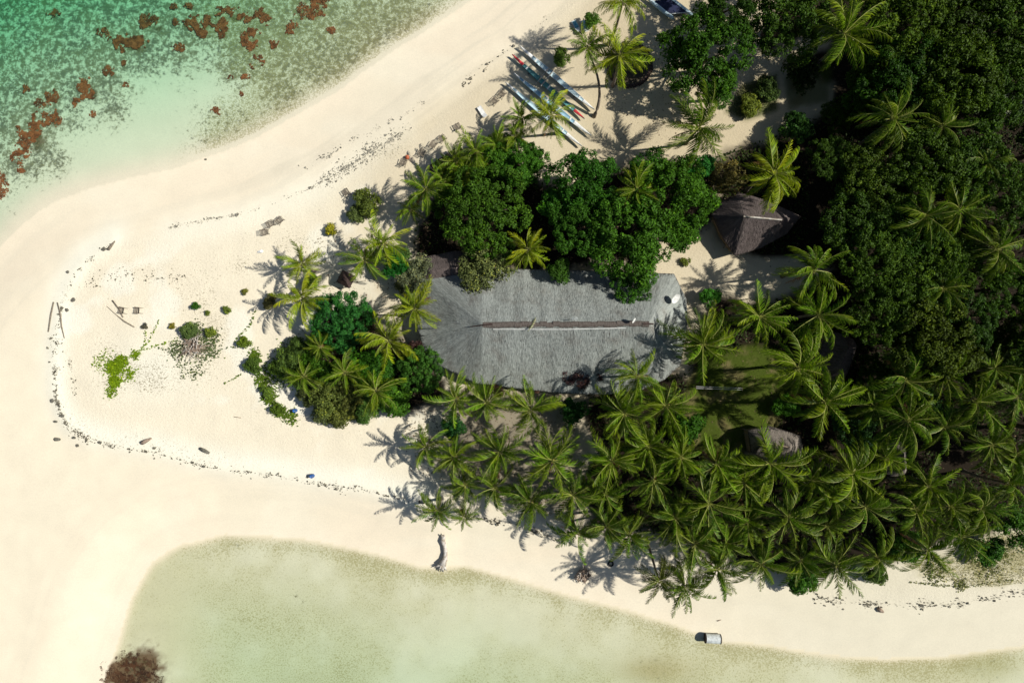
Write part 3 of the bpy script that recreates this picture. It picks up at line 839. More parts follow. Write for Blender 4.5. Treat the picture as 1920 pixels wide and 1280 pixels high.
bush(690, 692, 40, 4, GREEN_D, 'dark shrub between the thicket palms')
bush(740, 750, 36, 3.5, GREEN_L, 'green shrub at the lower right of the thicket')
bush(680, 782, 16, 1.2, GREEN_L, 'small green bush alone on the sand below the thicket')
bush(785, 522, 40, 4, GREEN_G, 'grey green twiggy bush at the upper left corner of the long roof')
bush(745, 500, 28, 4, GREEN_B, 'bluish bush behind the pair of palms')
bush(690, 382, 30, 2, (0.12, 0.16, 0.025), 'light green bush alone on the upper beach')
bush(668, 402, 20, 1.5, (0.12, 0.16, 0.04), 'pale bush touching the lone upper beach bush')
bush(622, 431, 13, 1.0, (0.30, 0.30, 0.02), 'small yellow leaved plant on the upper beach')
bush(1330, 557, 22, 2.2, (0.05, 0.20, 0.015), 'small vivid green round bush beside the long roof')
bush(1310, 318, 30, 5, (0.03, 0.17, 0.02), 'vivid green bush below the wide path palm')
bush(1358, 335, 40, 4, (0.13, 0.12, 0.04), 'brownish olive shrub above the brown hut')
bush(1490, 240, 32, 4, (0.022, 0.082, 0.014), 'dark bluish bush below the end of the sandy path')
bush(1404, 200, 24, 1.5, (0.16, 0.20, 0.02), 'yellow green plant in the garden bed by the path')
bush(1435, 170, 26, 1.5, (0.06, 0.10, 0.02), 'dark plant in the garden bed by the path')
bush(1500, 140, 38, 1.6, (0.025, 0.05, 0.01), 'low dark plant in the shaded bed right of the path')
bush(1052, 110, 20, 2, (0.10, 0.17, 0.02), 'light green bush beside the leaning palm')
bush(1108, 40, 18, 2, GREEN_L, 'small bush beside the two blue loungers')
bush(850, 800, 26, 3, (0.022, 0.082, 0.014), 'dark green bush left of the palms below the roof')
bush(1075, 770, 30, 3, (0.022, 0.082, 0.014), 'dark bush between the palms below the roof')
bush(1290, 800, 34, 3, GREEN_D, 'shrub at the left rim of the lawn')
bush(1600, 805, 44, 5, (0.022, 0.082, 0.014), 'dark bush right of the pale thatched hut')
bush(1730, 750, 34, 5, (0.022, 0.082, 0.014), 'bluish bush under the big round forest crown')
bush(1695, 1020, 36, 3, GREEN_D, 'shrub at the beach side of the grove')
bush(1500, 1082, 34, 3, GREEN_L, 'bright bush at the beach edge of the grove')
bush(1850, 1030, 30, 2.5, GREEN_L, 'bright green bush above the beach grass')
bush(1900, 980, 46, 5, GREEN_D, 'dark shrub at the right edge above the beach grass')
bush(1640, 1075, 24, 2, (0.08, 0.14, 0.02), 'small bush at the beach foot of the grove')
bush(1470, 760, 26, 2, GREEN_D, 'small shrub on the lawn')
bush(367, 573, 9, 0.8, GREEN_L, 'small dark green round plant on the open spit')
bush(427, 582, 9, 0.7, (0.12, 0.17, 0.02), 'small green plant left of the sand track on the spit')
bush(458, 641, 14, 0.7, (0.13, 0.19, 0.015), 'bright green plant between the brush heap and the thicket')
bush(478, 685, 20, 0.9, (0.11, 0.18, 0.02), 'bright green bush at the left of the thicket')
bush(395, 622, 11, 0.8, (0.12, 0.17, 0.02), 'green plant touching the brush heap')
bush(358, 620, 17, 0.6, (0.10, 0.16, 0.04), 'low grey green plant behind the brush heap')
bush(390, 587, 6, 0.5, (0.14, 0.17, 0.03), 'tiny plant above the brush heap')
bush(460, 547, 7, 0.5, (0.18, 0.20, 0.03), 'tiny yellowish plant near the bright palms')
bush(323, 611, 7, 0.5, (0.20, 0.19, 0.03), 'tiny yellowish plant beside the dry clump')
bush(272, 611, 7, 0.5, (0.10, 0.10, 0.07), 'small grey dry clump right of the crossed poles')
bush(520, 765, 14, 0.7, (0.10, 0.16, 0.02), 'low green plant on the curved lower rim of the thicket')
bush(500, 735, 13, 0.7, (0.11, 0.17, 0.02), 'low green plant on the curved left rim of the thicket')
bush(1285, 490, 10, 0.7, (0.16, 0.20, 0.04), 'small plant on the sand above the dish end of the roof')

bush(1080, 690, 36, 4.8, (0.062, 0.036, 0.036), 'dark purplish shrub against the lower eave of the long roof', LOOSE, 4, 0.7)
bush(1116, 684, 28, 4.8, (0.050, 0.026, 0.024), 'dark reddish shrub beside the palm at the lower eave', LOOSE, 4, 0.7)
bush(930, 728, 18, 2.6, (0.16, 0.075, 0.055), 'rusty dry shrub between the first palms below the roof', BUSH, 2)
bush(1006, 722, 16, 2.6, (0.18, 0.09, 0.06), 'rusty dry shrub above the third palm below the roof', BUSH, 2)
bush(780, 655, 20, 3.0, (0.075, 0.040, 0.035), 'brown dry shrub at the left end of the long roof', BUSH, 2)
bush(508, 566, 16, 1.2, (0.13, 0.12, 0.05), 'brownish bush in the shade beside the lower bright palm', BUSH, 2)
for x, y, r, h, c_, lb in [(600, 640, 26, 3.5, GREEN_D, 'dark shrub below the blue green tree in the thicket'), (560, 650, 22, 2.2, (0.08, 0.13, 0.02), 'leafy shrub at the upper left of the thicket'), (625, 700, 28, 3, GREEN_D, 'dark shrub under the thicket palms'),
                        (655, 745, 30, 3, GREEN_Y, 'olive shrub below the thicket palms'), (690, 765, 26, 2.4, (0.07, 0.14, 0.02), 'green shrub at the bottom of the thicket'), (720, 690, 30, 3.5, GREEN_D, 'dark shrub left of the lush roof corner bush'),
                        (580, 740, 26, 1.8, (0.10, 0.13, 0.04), 'low scrub in the hollow of the thicket'), (610, 775, 24, 1.2, (0.12, 0.15, 0.05), 'low pale scrub below the drum in the thicket'), (585, 528, 16, 2, (0.10, 0.17, 0.015), 'bush between the two bright palms'),
                        (850, 335, 30, 3.5, (0.06, 0.12, 0.015), 'shrub at the lower end of the beach edge hedge'), (905, 330, 30, 4, GREEN_D, 'shrub behind the hedge palms'), (940, 270, 26, 3.5, (0.06, 0.13, 0.015), 'shrub between the upper hedge palms'),
                        (1000, 300, 26, 4, GREEN_D, 'shrub at the edge of the canoe clearing'), (1130, 390, 40, 7, GREEN_D, 'shrub filling the middle of the central clump'), (1040, 385, 34, 7, GREEN_D, 'shrub at the left rim of the central clump'),
                        (1215, 320, 40, 7, GREEN_D, 'shrub at the upper rim of the central clump'), (1275, 440, 36, 6, GREEN_D, 'shrub at the lower right rim of the central clump'), (745, 480, 26, 3, (0.06, 0.12, 0.02), 'shrub right of the pair of palms'),
                        (530, 690, 24, 1.6, (0.09, 0.15, 0.02), 'leafy scrub inside the creeper fringe'), (562, 705, 26, 2, (0.08, 0.13, 0.02), 'scrub between the creeper fringe and the thicket palms'),
                        (760, 540, 20, 2, GREEN_G, 'small greyish shrub above the overhanging palm')]:
    bush(x, y, r, h, c_, lb)
# creepers: flat mats of round leaves with runners
def creeper(spots, runners, col, label):
    c0 = G(*spots[0][:2])
    t = empty('beach_creeper', c0)
    tag(t, label, 'creeper', 'beach creepers')
    pts = []
    for x, y, r, n in spots:
        a = rng.uniform(0, 6.28, n); q = r * np.sqrt(rng.uniform(0, 1, n)) * (1 + 0.25 * rng.normal(size=n))
        pts.append(np.stack([x + q * np.cos(a), y + q * np.sin(a)], 1))
    for line in runners:
        for (ax, ay), (bx, by) in zip(line[:-1], line[1:]):
            n = int(math.hypot(bx - ax, by - ay) * 0.55) + 2
            s = rng.uniform(0, 1, n)
            pts.append(np.stack([ax + (bx - ax) * s + rng.normal(size=n) * 1.2, ay + (by - ay) * s + rng.normal(size=n) * 1.2], 1))
    p = np.concatenate(pts)
    X, Y = (p[:, 0] - 960) / PXM, (640 - p[:, 1]) / PXM
    Z = height(X, Y) + 0.06 + rng.uniform(0, 0.14, len(X))
    n = len(X)
    Nn = np.stack([rng.normal(size=n) * .35, rng.normal(size=n) * .35, np.ones(n)], 1)
    L = rng.uniform(0.16, 0.34, n)
    V, F = leaf_cloud(np.stack([X - c0.x, Y - c0.y, Z - c0.z], 1), Nn, L, L * 0.8)
    me = np_mesh('leaf_mat', V, F, [M_LEAF], {'tint': ('FLOAT', np.repeat(np.clip(0.5 + rng.normal(size=n) * .18, 0, 1), 4))})
    o = link('leaves', me, t, color=col)
    o['kind'] = 'stuff'
creeper([(215, 690, 13, 900), (216, 715, 11, 600), (228, 678, 11, 500), (255, 665, 8, 160), (240, 700, 14, 160), (210, 735, 10, 130), (195, 680, 20, 160)],
        [[(225, 680), (270, 655), (330, 638)], [(270, 655), (275, 620)], [(255, 665), (280, 640), (300, 600)], [(230, 715), (262, 690)]], (0.17, 0.27, 0.008), 'vivid lime green creeper mat on the open spit')
creeper([(505, 745, 14, 420), (492, 715, 14, 300), (525, 770, 12, 320), (478, 668, 12, 300), (545, 782, 14, 200), (520, 700, 30, 500), (545, 665, 24, 400)],
        [[(480, 670), (488, 715), (505, 750), (530, 776), (560, 790)], [(440, 640), (470, 610), (480, 580)], [(455, 700), (420, 720)]], (0.11, 0.18, 0.015), 'green creeper fringe curving round the left of the thicket')
creeper([(365, 625, 20, 420), (390, 655, 22, 360), (335, 655, 18, 260), (360, 690, 26, 160), (400, 630, 14, 160)],
        [[(330, 660), (290, 650)], [(400, 660), (440, 650)]], (0.10, 0.14, 0.05), 'dull green creeper around the dead brush heap')
creeper([(1800, 1095, 12, 120), (1850, 1060, 30, 300), (1755, 1075, 22, 200), (1880, 1035, 20, 200)], [[(1700, 1090), (1800, 1100), (1900, 1085)]], (0.14, 0.16, 0.04), 'olive creeper in the beach grass at the right edge')

# ------------------------------------------------------------------ thatched buildings
def stadium(a, b, wpos, wneg, ra, rb, n=18):
    """eave outline round the ridge a-b: half widths either side, rounded ends of reach ra and rb"""
    a, b = Vector(a), Vector(b)
    u = (b - a).normalized(); v = Vector((-u.y, u.x))
    pts, foot = [], []
    m = max(2, int((b - a).length / 1.2))
    for i in range(m + 1):
        q = a.lerp(b, i / m); pts.append(q - v * wneg); foot.append(q)
    for i in range(1, n):
        t = -math.pi / 2 + math.pi * i / n
        w = wneg if t < 0 else wpos
        e = 0.75
        pts.append(b + u * rb * math.copysign(abs(math.cos(t)) ** e, math.cos(t)) + v * w * math.copysign(abs(math.sin(t)) ** e, math.sin(t))); foot.append(b)
    for i in range(m + 1):
        q = b.lerp(a, i / m); pts.append(q + v * wpos); foot.append(q)
    for i in range(1, n):
        t = math.pi / 2 + math.pi * i / n
        w = wpos if t < math.pi else wneg
        e = 0.75
        pts.append(a + u * ra * math.copysign(abs(math.cos(t)) ** e, math.cos(t)) + v * w * math.copysign(abs(math.sin(t)) ** e, math.sin(t))); foot.append(a)
    return pts, foot

def PH(x, y, h): q = P(x, y, h); return (q.x, q.y)

def thatch_house(name, label, a, b, wpos, wneg, ra, rb, eave, ridge, straw, under, n_straw, group=None, seed=1, slen=0.8, outline=None):
    rs = np.random.default_rng(seed)
    pts, foot = stadium(a, b, wpos, wneg, ra, rb)
    if outline:
        pts, foot = [], []
        A_, B_ = Vector(a), Vector(b)
        o_ = [Vector(PH(x, y, eave)) for x, y in outline]
        for i, p in enumerate(o_):
            q = o_[(i + 1) % len(o_)]
            k = max(1, int((q - p).length / 0.7))
            for j in range(k):
                w = p.lerp(q, j / k)
                t_ = max(0, min(1, (w - A_).dot(B_ - A_) / (B_ - A_).length_squared))
                pts.append(w); foot.append(A_.lerp(B_, t_))
        pts.reverse(); foot.reverse()
    c = (Vector(a) + Vector(b)) / 2
    g = float(height(np.array([c.x]), np.array([c.y]))[0])
    root = empty(name, (c.x, c.y, g))
    tag(root, label, 'house', group)
    E = np.array([[p.x - c.x, p.y - c.y] for p in pts]); Ft = np.array([[p.x - c.x, p.y - c.y] for p in foot])
    n = len(E); S = 7
    def surf(t, s):
        """t in [0,n) round the eave, s 0 at eave..1 at ridge"""
        i = np.floor(t).astype(int) % n; j = (i + 1) % n; f = (t - np.floor(t))[:, None]
        e = E[i] * (1 - f) + E[j] * f; r = Ft[i] * (1 - f) + Ft[j] * f
        q = e * (1 - s[:, None]) + r * s[:, None]
        z = eave + (ridge - eave) * (s ** 1.08) + 0.04 * np.sin(t * 1.7) * (1 - s)
        z = z + (fbm(q[:, 0] / 2.0 + 50, q[:, 1] / 2.0 + 50, seed, 3) - 0.5) * (0.28 if outline is None or len(outline) > 12 else 0.14)
        return np.stack([q[:, 0], q[:, 1], z], 1)
    V, F = [], []
    for k in range(S + 1):
        V.append(surf(np.arange(n, dtype=float), np.full(n, k / S)))
    V = np.concatenate(V)
    for k in range(S):
        for i in range(n):
            F.append((k * n + i, k * n + (i + 1) % n, (k + 1) * n + (i + 1) % n, (k + 1) * n + i))
    nb = len(V)
    lip = V[:n].copy(); lip[:, 2] -= 0.32; lip[:, :2] *= 0.985
    V = np.concatenate([V, lip])
    for i in range(n):
        F.append((nb + i, nb + (i + 1) % n, (i + 1) % n, i))
    roof = link('roof', np_mesh('roof', V, np.array(F), [under], smooth=True), root)
    # straw: thin blades combed down the slope
    per = np.linalg.norm(np.roll(E, -1, 0) - E, axis=1); cum = np.concatenate([[0], np.cumsum(per)])
    uu = rs.uniform(0, cum[-1], n_straw)
    t = np.interp(uu, cum, np.arange(n + 1)); t = np.clip(t, 0, n - 1e-4)
    s1 = 1 - np.sqrt(rs.uniform(0, 1, n_straw)) if False else rs.uniform(-0.02, 1.0, n_straw) ** 1.15
    s1 = np.nan_to_num(s1, nan=0.0)
    slope = np.linalg.norm(np.concatenate([(E - Ft), np.full((n, 1), ridge - eave)], 1), axis=1)
    sl = slope[np.floor(t).astype(int) % n]
    ds = slen * rs.uniform(0.6, 1.4, n_straw) / sl
    dt = rs.normal(size=n_straw) * 0.10
    top = surf(t, np.clip(s1 + ds * 0.5, 0, 1)); bot = surf((t + dt) % n, s1 - ds * 0.5)
    top[:, 2] += 0.03; bot[:, 2] += rs.uniform(0.03, 0.12, n_straw)
    d = bot - top; d /= np.linalg.norm(d, axis=1, keepdims=True) + 1e-9
    sd = np.cross(d, np.array([0, 0, 1.0])); sd /= np.linalg.norm(sd, axis=1, keepdims=True) + 1e-9
    w = rs.uniform(0.018, 0.052, n_straw)[:, None]
    VV = np.stack([top - sd * w, top + sd * w, bot + sd * w * .5, bot - sd * w * .5], 1).reshape(-1, 3)
    i4 = np.arange(n_straw) * 4
    FF = np.stack([i4, i4 + 1, i4 + 2, i4 + 3], 1)
    th = link('thatch', np_mesh('thatch', VV, FF, [straw], {'tint': ('FLOAT', np.repeat(np.clip(rs.normal(0.55, 0.22, n_straw) + 0.75 * (fbm(t * 1.3 + 40, s1 * 2.2 + 9, seed + 5, 4) - 0.5) - 0.22 * (E[np.floor(t).astype(int) % n, 0] < Ft[:, 0].min() - 0.5), 0, 1), 4))}), roof)  # left end straw darker: hip shade painted into tint, with some weathering
    th['kind'] = 'stuff'
    # walls under the eaves, with a door opening
    mb = MB()
    inn = [Vector((e[0] * .80 + f[0] * .20, e[1] * .80 + f[1] * .20)) for e, f in zip(E, Ft)]
    for i in range(n):
        if i in (n // 5, n // 5 + 1): continue
        p, q = inn[i], inn[(i + 1) % n]
        mid = (p + q) / 2; dd = q - p
        mb.box((mid.x, mid.y, eave * 0.5 + 0.1), (dd.length * 1.002, 0.12, eave + 0.35), math.atan2(dd.y, dd.x))
    mb.build('wall', M_WALL, root)
    for i in range(0, n, 6):
        e = Vector((E[i][0] * .93 + Ft[i][0] * .07, E[i][1] * .93 + Ft[i][1] * .07))
        MB().tube([(e.x, e.y, -0.1), (e.x, e.y, eave + 0.1)], 0.09, 7).build('post', M_WOOD, root)
    return root, c, g

RH, EH = 8.6, 3.0
A0, B0 = PH(905, 609, RH), PH(1216, 607, RH)
ytop, ybot = P(1000, 500, EH).y, P(1000, 737, EH).y
wp, wn_ = ytop - (A0[1] + B0[1]) / 2, (A0[1] + B0[1]) / 2 - ybot
xl, xr = P(783, 600, EH).x, P(1290, 600, EH).x
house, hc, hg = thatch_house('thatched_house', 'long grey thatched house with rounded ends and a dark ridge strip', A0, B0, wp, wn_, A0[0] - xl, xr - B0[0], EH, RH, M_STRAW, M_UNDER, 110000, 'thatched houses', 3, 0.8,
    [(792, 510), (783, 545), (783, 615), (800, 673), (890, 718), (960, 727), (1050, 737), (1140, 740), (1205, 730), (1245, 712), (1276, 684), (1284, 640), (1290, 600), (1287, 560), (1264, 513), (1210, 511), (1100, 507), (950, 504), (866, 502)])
# ridge covering: overlapping mats laid end to end
nx = 26
Lr = B0[0] - A0[0]
for i in range(nx):
    x0 = A0[0] + Lr * i / nx - hc.x; x1 = A0[0] + Lr * (i + 1) / nx - hc.x + 0.10
    yc = A0[1] + (B0[1] - A0[1]) * (i + .5) / nx - hc.y
    mb = MB(); z0 = RH + 0.04 + 0.03 * (i % 2) + random.uniform(-.01, .02)
    prof = [(-0.43, -0.26), (-0.25, -0.04), (0, 0.08), (0.25, -0.04), (0.43, -0.26)]
    jy = random.uniform(-.06, .06)
    v = [(x, yc + jy + py, z0 + pz) for x in (x0, x1) for py, pz in prof] + [(x, yc + jy + py, z0 + pz - 0.05) for x in (x0, x1) for py, pz in prof]
    f = [(k, k + 5, k + 6, k + 1) for k in range(4)] + [(10 + k, 11 + k, 16 + k, 15 + k) for k in range(4)] + [(0, 1, 11, 10), (1, 2, 12, 11), (2, 3, 13, 12), (3, 4, 14, 13), (5, 15, 16, 6), (6, 16, 17, 7), (7, 17, 18, 8), (8, 18, 19, 9), (0, 10, 15, 5), (4, 9, 19, 14)]
    mb.add(v, f)
    mb.build('ridge_mat', M_RIDGE, house)
MB().tube([(A0[0] - hc.x - 1.9, A0[1] - hc.y - .25, RH - 0.75), (A0[0] - hc.x + 0.2, A0[1] - hc.y, RH + 0.12), (A0[0] - hc.x + 1.4, A0[1] - hc.y + .1, RH + 0.2)], [0.06, 0.12, 0.12], 7).build('ridge_pole', M_DARKWOOD, house)
MB().tube([(B0[0] - hc.x - .8, B0[1] - hc.y, RH + 0.12), (B0[0] - hc.x + 0.7, B0[1] - hc.y, RH + 0.05)], [0.13, 0.12], 7).build('ridge_pole', M_DARKWOOD, house)
MB().tube([(A0[0] - hc.x + 1.5, A0[1] - hc.y - 0.62, RH - 0.28), (0, A0[1] - hc.y - 0.64, RH - 0.26), (B0[0] - hc.x - 3.2, B0[1] - hc.y - 0.60, RH - 0.26)], 0.05, 6).build('edge_pole', M_WHITE, house)

# wing roof at the upper left corner of the long house
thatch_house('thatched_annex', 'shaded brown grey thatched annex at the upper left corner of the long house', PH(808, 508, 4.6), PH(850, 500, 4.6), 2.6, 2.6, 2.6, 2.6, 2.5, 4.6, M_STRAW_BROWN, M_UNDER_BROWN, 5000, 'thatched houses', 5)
# brown hut
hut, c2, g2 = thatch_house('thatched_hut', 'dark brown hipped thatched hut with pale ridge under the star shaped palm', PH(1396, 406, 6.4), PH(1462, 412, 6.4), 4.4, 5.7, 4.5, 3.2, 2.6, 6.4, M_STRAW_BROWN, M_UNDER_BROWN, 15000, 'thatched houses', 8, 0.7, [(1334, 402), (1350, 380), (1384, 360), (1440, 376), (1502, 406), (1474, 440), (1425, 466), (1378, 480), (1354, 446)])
MB().tube([(PH(1394, 405.6, 6.5)[0] - c2.x, PH(1394, 405.6, 6.5)[1] - c2.y, 6.52), (PH(1466, 412.4, 6.5)[0] - c2.x, PH(1466, 412.4, 6.5)[1] - c2.y, 6.48)], 0.13, 7).build('ridge_pole', M_BLEACH, hut)
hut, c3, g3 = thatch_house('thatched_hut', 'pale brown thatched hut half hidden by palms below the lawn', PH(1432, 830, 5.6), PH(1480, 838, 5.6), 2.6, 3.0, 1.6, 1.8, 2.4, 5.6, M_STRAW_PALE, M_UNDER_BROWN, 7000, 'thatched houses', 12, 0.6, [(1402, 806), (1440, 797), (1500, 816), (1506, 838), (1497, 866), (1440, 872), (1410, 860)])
MB().tube([(PH(1430, 829.5, 5.7)[0] - c3.x, PH(1430, 829.5, 5.7)[1] - c3.y, 5.7), (PH(1482, 838.5, 5.7)[0] - c3.x, PH(1482, 838.5, 5.7)[1] - c3.y, 5.68)], 0.10, 7).build('ridge_pole', M_STICK, hut)
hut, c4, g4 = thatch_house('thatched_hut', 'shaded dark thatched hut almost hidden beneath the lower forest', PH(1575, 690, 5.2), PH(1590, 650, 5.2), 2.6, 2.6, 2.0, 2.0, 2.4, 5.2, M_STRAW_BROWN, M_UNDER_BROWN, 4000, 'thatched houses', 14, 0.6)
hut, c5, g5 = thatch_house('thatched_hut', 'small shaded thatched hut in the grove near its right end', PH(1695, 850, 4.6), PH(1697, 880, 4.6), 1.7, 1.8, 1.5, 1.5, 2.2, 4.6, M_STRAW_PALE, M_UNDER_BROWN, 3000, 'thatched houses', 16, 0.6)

# dishes and things on the roof
def dish(px, py, h, r, aim, label):
    p = P(px, py, h)
    t = empty('satellite_dish', p); tag(t, label, 'dish', 'satellite dishes on the long roof')
    v, f = [], []
    K, n = 5, 20
    for k in range(K + 1):
        q = k / K
        for i in range(n):
            a = 2 * math.pi * i / n
            v.append((r * q * math.cos(a), r * q * math.sin(a), 0.22 * r * q * q))
    for k in range(K):
        for i in range(n):
            f.append((k * n + i, k * n + (i + 1) % n, (k + 1) * n + (i + 1) % n, (k + 1) * n + i))
    d = link('reflector', mesh('reflector', v, f, [M_WHITE], smooth=True), t, (0, 0, 0), aim)
    MB().tube([(0, 0, 0.02), (0.1 * r, 0, 0.9 * r)], 0.02, 5).build('feed_arm', M_METAL, d)
    MB().tube([(0, 0, -1.1), (0, 0, 0)], 0.05, 6).build('mast', M_METAL, t)
dish(1266, 559, 6.0, 0.78, (R(32), R(38), 0), 'large white satellite dish at the right end of the long roof')
dish(1188, 600, 9.5, 0.42, (R(50), R(50), 0.4), 'small white satellite dish on the ridge of the long roof')
fp = P(1003, 606, RH + 0.35)
fo = link('fallen_frond', FR[4][0], None, (fp.x - 1.0, fp.y - 1.1, fp.z - .05), (0.2, -0.05, R(52)), 2.7, (0.42, 0.42, 0.30))
tag(fo, 'pale fallen palm frond lying across the ridge of the long roof', 'frond')
ap = P(1077, 598, 9.0)
t = empty('roof_antenna', ap); tag(t, 'small antenna beside the ridge of the long roof', 'antenna')
MB().tube([(0, 0, -1.0), (0, 0, 0.5)], 0.03, 6).build('mast', M_METAL, t)
mb = MB(); mb.tube([(-0.45, 0, .45), (.45, 0.1, .45)], 0.02, 5)
for k in range(4): mb.tube([(-0.35 + .22 * k, -.3, .46), (-0.35 + .22 * k, .35, .46)], 0.016, 5)
mb.build('boom', M_METAL, t)

# ------------------------------------------------------------------ canoes
def canoe(p0, p1, width, label, m_out, m_in, m_end, end0=0.17, end1=0.15, thwarts=5):
    a, b = G(*p0), G(*p1)
    L = (b - a).length; ang = math.atan2(b.y - a.y, b.x - a.x)
    c = (a + b) / 2
    t = empty('canoe', (c.x, c.y, min(a.z, b.z, c.z)), ang); tag(t, label, 'canoe', 'canoes drawn up on the sand')
    n = 30
    def st(s):
        u = abs(2 * s - 1)
        w = width / 2 * max(0.02, (1 - u ** 2.0)) ** 0.75
        zg = 0.62 + 0.30 * u ** 4
        zk = 0.10 + 0.42 * u ** 6
        return w, zg, zk
    v, f, fm = [], [], []
    for i in range(n + 1):
        s = i / n; w, zg, zk = st(s); x = (s - .5) * L
        wi = max(w - 0.05, 0.004); zf = max(zk + 0.22, zg - 0.10)
        v += [(x, -w, zg), (x, -w * .8, (zg + zk) / 2 - .05), (x, 0, zk), (x, w * .8, (zg + zk) / 2 - .05), (x, w, zg), (x, wi, zg + .01), (x, wi * .8, zf), (x, -wi * .8, zf), (x, -wi, zg + .01)]
    for i in range(n):
        for k in range(9):
            k2 = (k + 1) % 9
            f.append((i * 9 + k, i * 9 + k2, (i + 1) * 9 + k2, (i + 1) * 9 + k))
            fm.append(1 if k in (5, 6, 7) else 0)
    f.append(tuple(range(8, -1, -1))); fm.append(0); f.append(tuple(n * 9 + k for k in range(9))); fm.append(0)
    link('hull', mesh('hull', v, f, [m_out, m_in], fm, True), t)
    for lo, hi in ((0.0, end0), (1 - end1, 1.0)):
        dv, df = [], []
        for i in range(7):
            s = lo + (hi - lo) * i / 6; w, zg, zk = st(s); x = (s - .5) * L
            dv += [(x, -w * .98, zg + .015), (x, 0, zg + .07), (x, w * .98, zg + .015), (x, 0, zg - .05)]
        for i in range(6):
            for k in range(4):
                df.append((i * 4 + k, i * 4 + (k + 1) % 4, i * 4 + 4 + (k + 1) % 4, i * 4 + 4 + k))
        df += [(3, 2, 1, 0), (24, 25, 26, 27)]
        link('deck', mesh('deck', dv, df, [m_end], smooth=False), t)
    for i in range(thwarts):
        s = end0 + 0.05 + (1 - end0 - end1 - 0.1) * i / (thwarts - 1)
        w, zg, zk = st(s)
        MB().box(((s - .5) * L, 0, zg - .02), (0.22, 2 * w - 0.02, 0.05)).build('thwart', m_out if i % 2 else M_WHITE, t)
    for s in (0.25, 0.75):
        MB().box(((s - .5) * L, 0, 0.06), (0.16, width * 1.15, 0.22)).build('rest_block', M_WOOD, t)
    return t, L
can1, L1 = canoe((974, 90), (1113.5, 209), 0.82, 'white ended canoe with pale blue inside, uppermost of the four', M_WHITE, M_PALEBLUE, M_WHITE)
canoe((960, 106), (1095, 226), 0.80, 'teal canoe with red painted ends', M_TEAL, M_TEAL, M_RED, 0.155, 0.14)
canoe((963.5, 140.5), (1107.5, 257), 0.74, 'light blue canoe third from the top with a white stern', M_PALEBLUE, M_BLUE, M_WHITE, 0.08, 0.22)
canoe((947.5, 157.5), (1090.5, 277), 0.70, 'blue canoe lowest of the four with a white stern', M_BLUE, M_PALEBLUE, M_WHITE, 0.10, 0.20)
# outrigger boom of the first canoe
mb = MB()
MB().tube([(-1.9, -2.9, 0.62), (-1.9, 0.5, 0.75)], 0.085, 6).build('boom', M_BLEACH, can1)
MB().tube([(-1.1, -2.6, 0.62), (-1.1, 0.5, 0.75)], 0.085, 6).build('boom', M_BLEACH, can1)

# catamaran with a dark trampoline
cA, cB = G(1210, -2), G(1262, 40)
cD, cE = G(1243, -8), G(1302, 38)
cat = empty('catamaran', ((cA.x + cE.x) / 2, (cA.y + cE.y) / 2, G(1255, 18).z)); tag(cat, 'pale blue catamaran with dark navy trampoline at the top edge', 'boat')
def slim_hull(a, b, w):
    a = Vector((a.x - cat.location.x, a.y - cat.location.y, 0)); b = Vector((b.x - cat.location.x, b.y - cat.location.y, 0))
    u = (b - a).normalized(); s_ = Vector((-u.y, u.x, 0)); n = 16; v, f = [], []
    for i in range(n + 1):
        s = i / n; q = a.lerp(b, s); ww = w / 2 * max(.03, math.sin(math.pi * min(1, .08 + .84 * s)) ** .6) * (1 if 0 < i < n else .2)
        for dx, z in ((-1, .75), (-.8, .3), (0, .08), (.8, .3), (1, .75), (0, .86)):
            v.append(q + s_ * ww * dx + Vector((0, 0, z + .15 * (2 * s - 1) ** 4)))
    for i in range(n):
        for k in range(6): f.append((i * 6 + k, i * 6 + (k + 1) % 6, i * 6 + 6 + (k + 1) % 6, i * 6 + 6 + k))
    f += [(5, 4, 3, 2, 1, 0), tuple(n * 6 + k for k in range(6))]
    link('hull', mesh('hull', v, f, [M_PALEBLUE], smooth=True), cat)
slim_hull(cA, cB, 0.62); slim_hull(cD, cE, 0.62)
def rel(p, z): return Vector((p.x - cat.location.x, p.y - cat.location.y, z))
qa, qb, qc, qd = rel(cA.lerp(cB, .22), .8), rel(cA.lerp(cB, .80), .8), rel(cD.lerp(cE, .80), .8), rel(cD.lerp(cE, .22), .8)
link('trampoline', mesh('trampoline', [qa, qb, qc, qd] + [q - Vector((0, 0, .04)) for q in (qa, qb, qc, qd)], [(3, 2, 1, 0), (4, 5, 6, 7), (0, 1, 5, 4), (1, 2, 6, 5), (2, 3, 7, 6), (3, 0, 4, 7)], [M_NAVY]), cat)
for p, q in ((qa, qd), (qb, qc)):
    up = Vector((0, 0, .07)); e = (q - p).normalized() * .3
    MB().tube([p - e + up, q + e + up], 0.06, 7).build('crossbeam', M_METAL, cat)

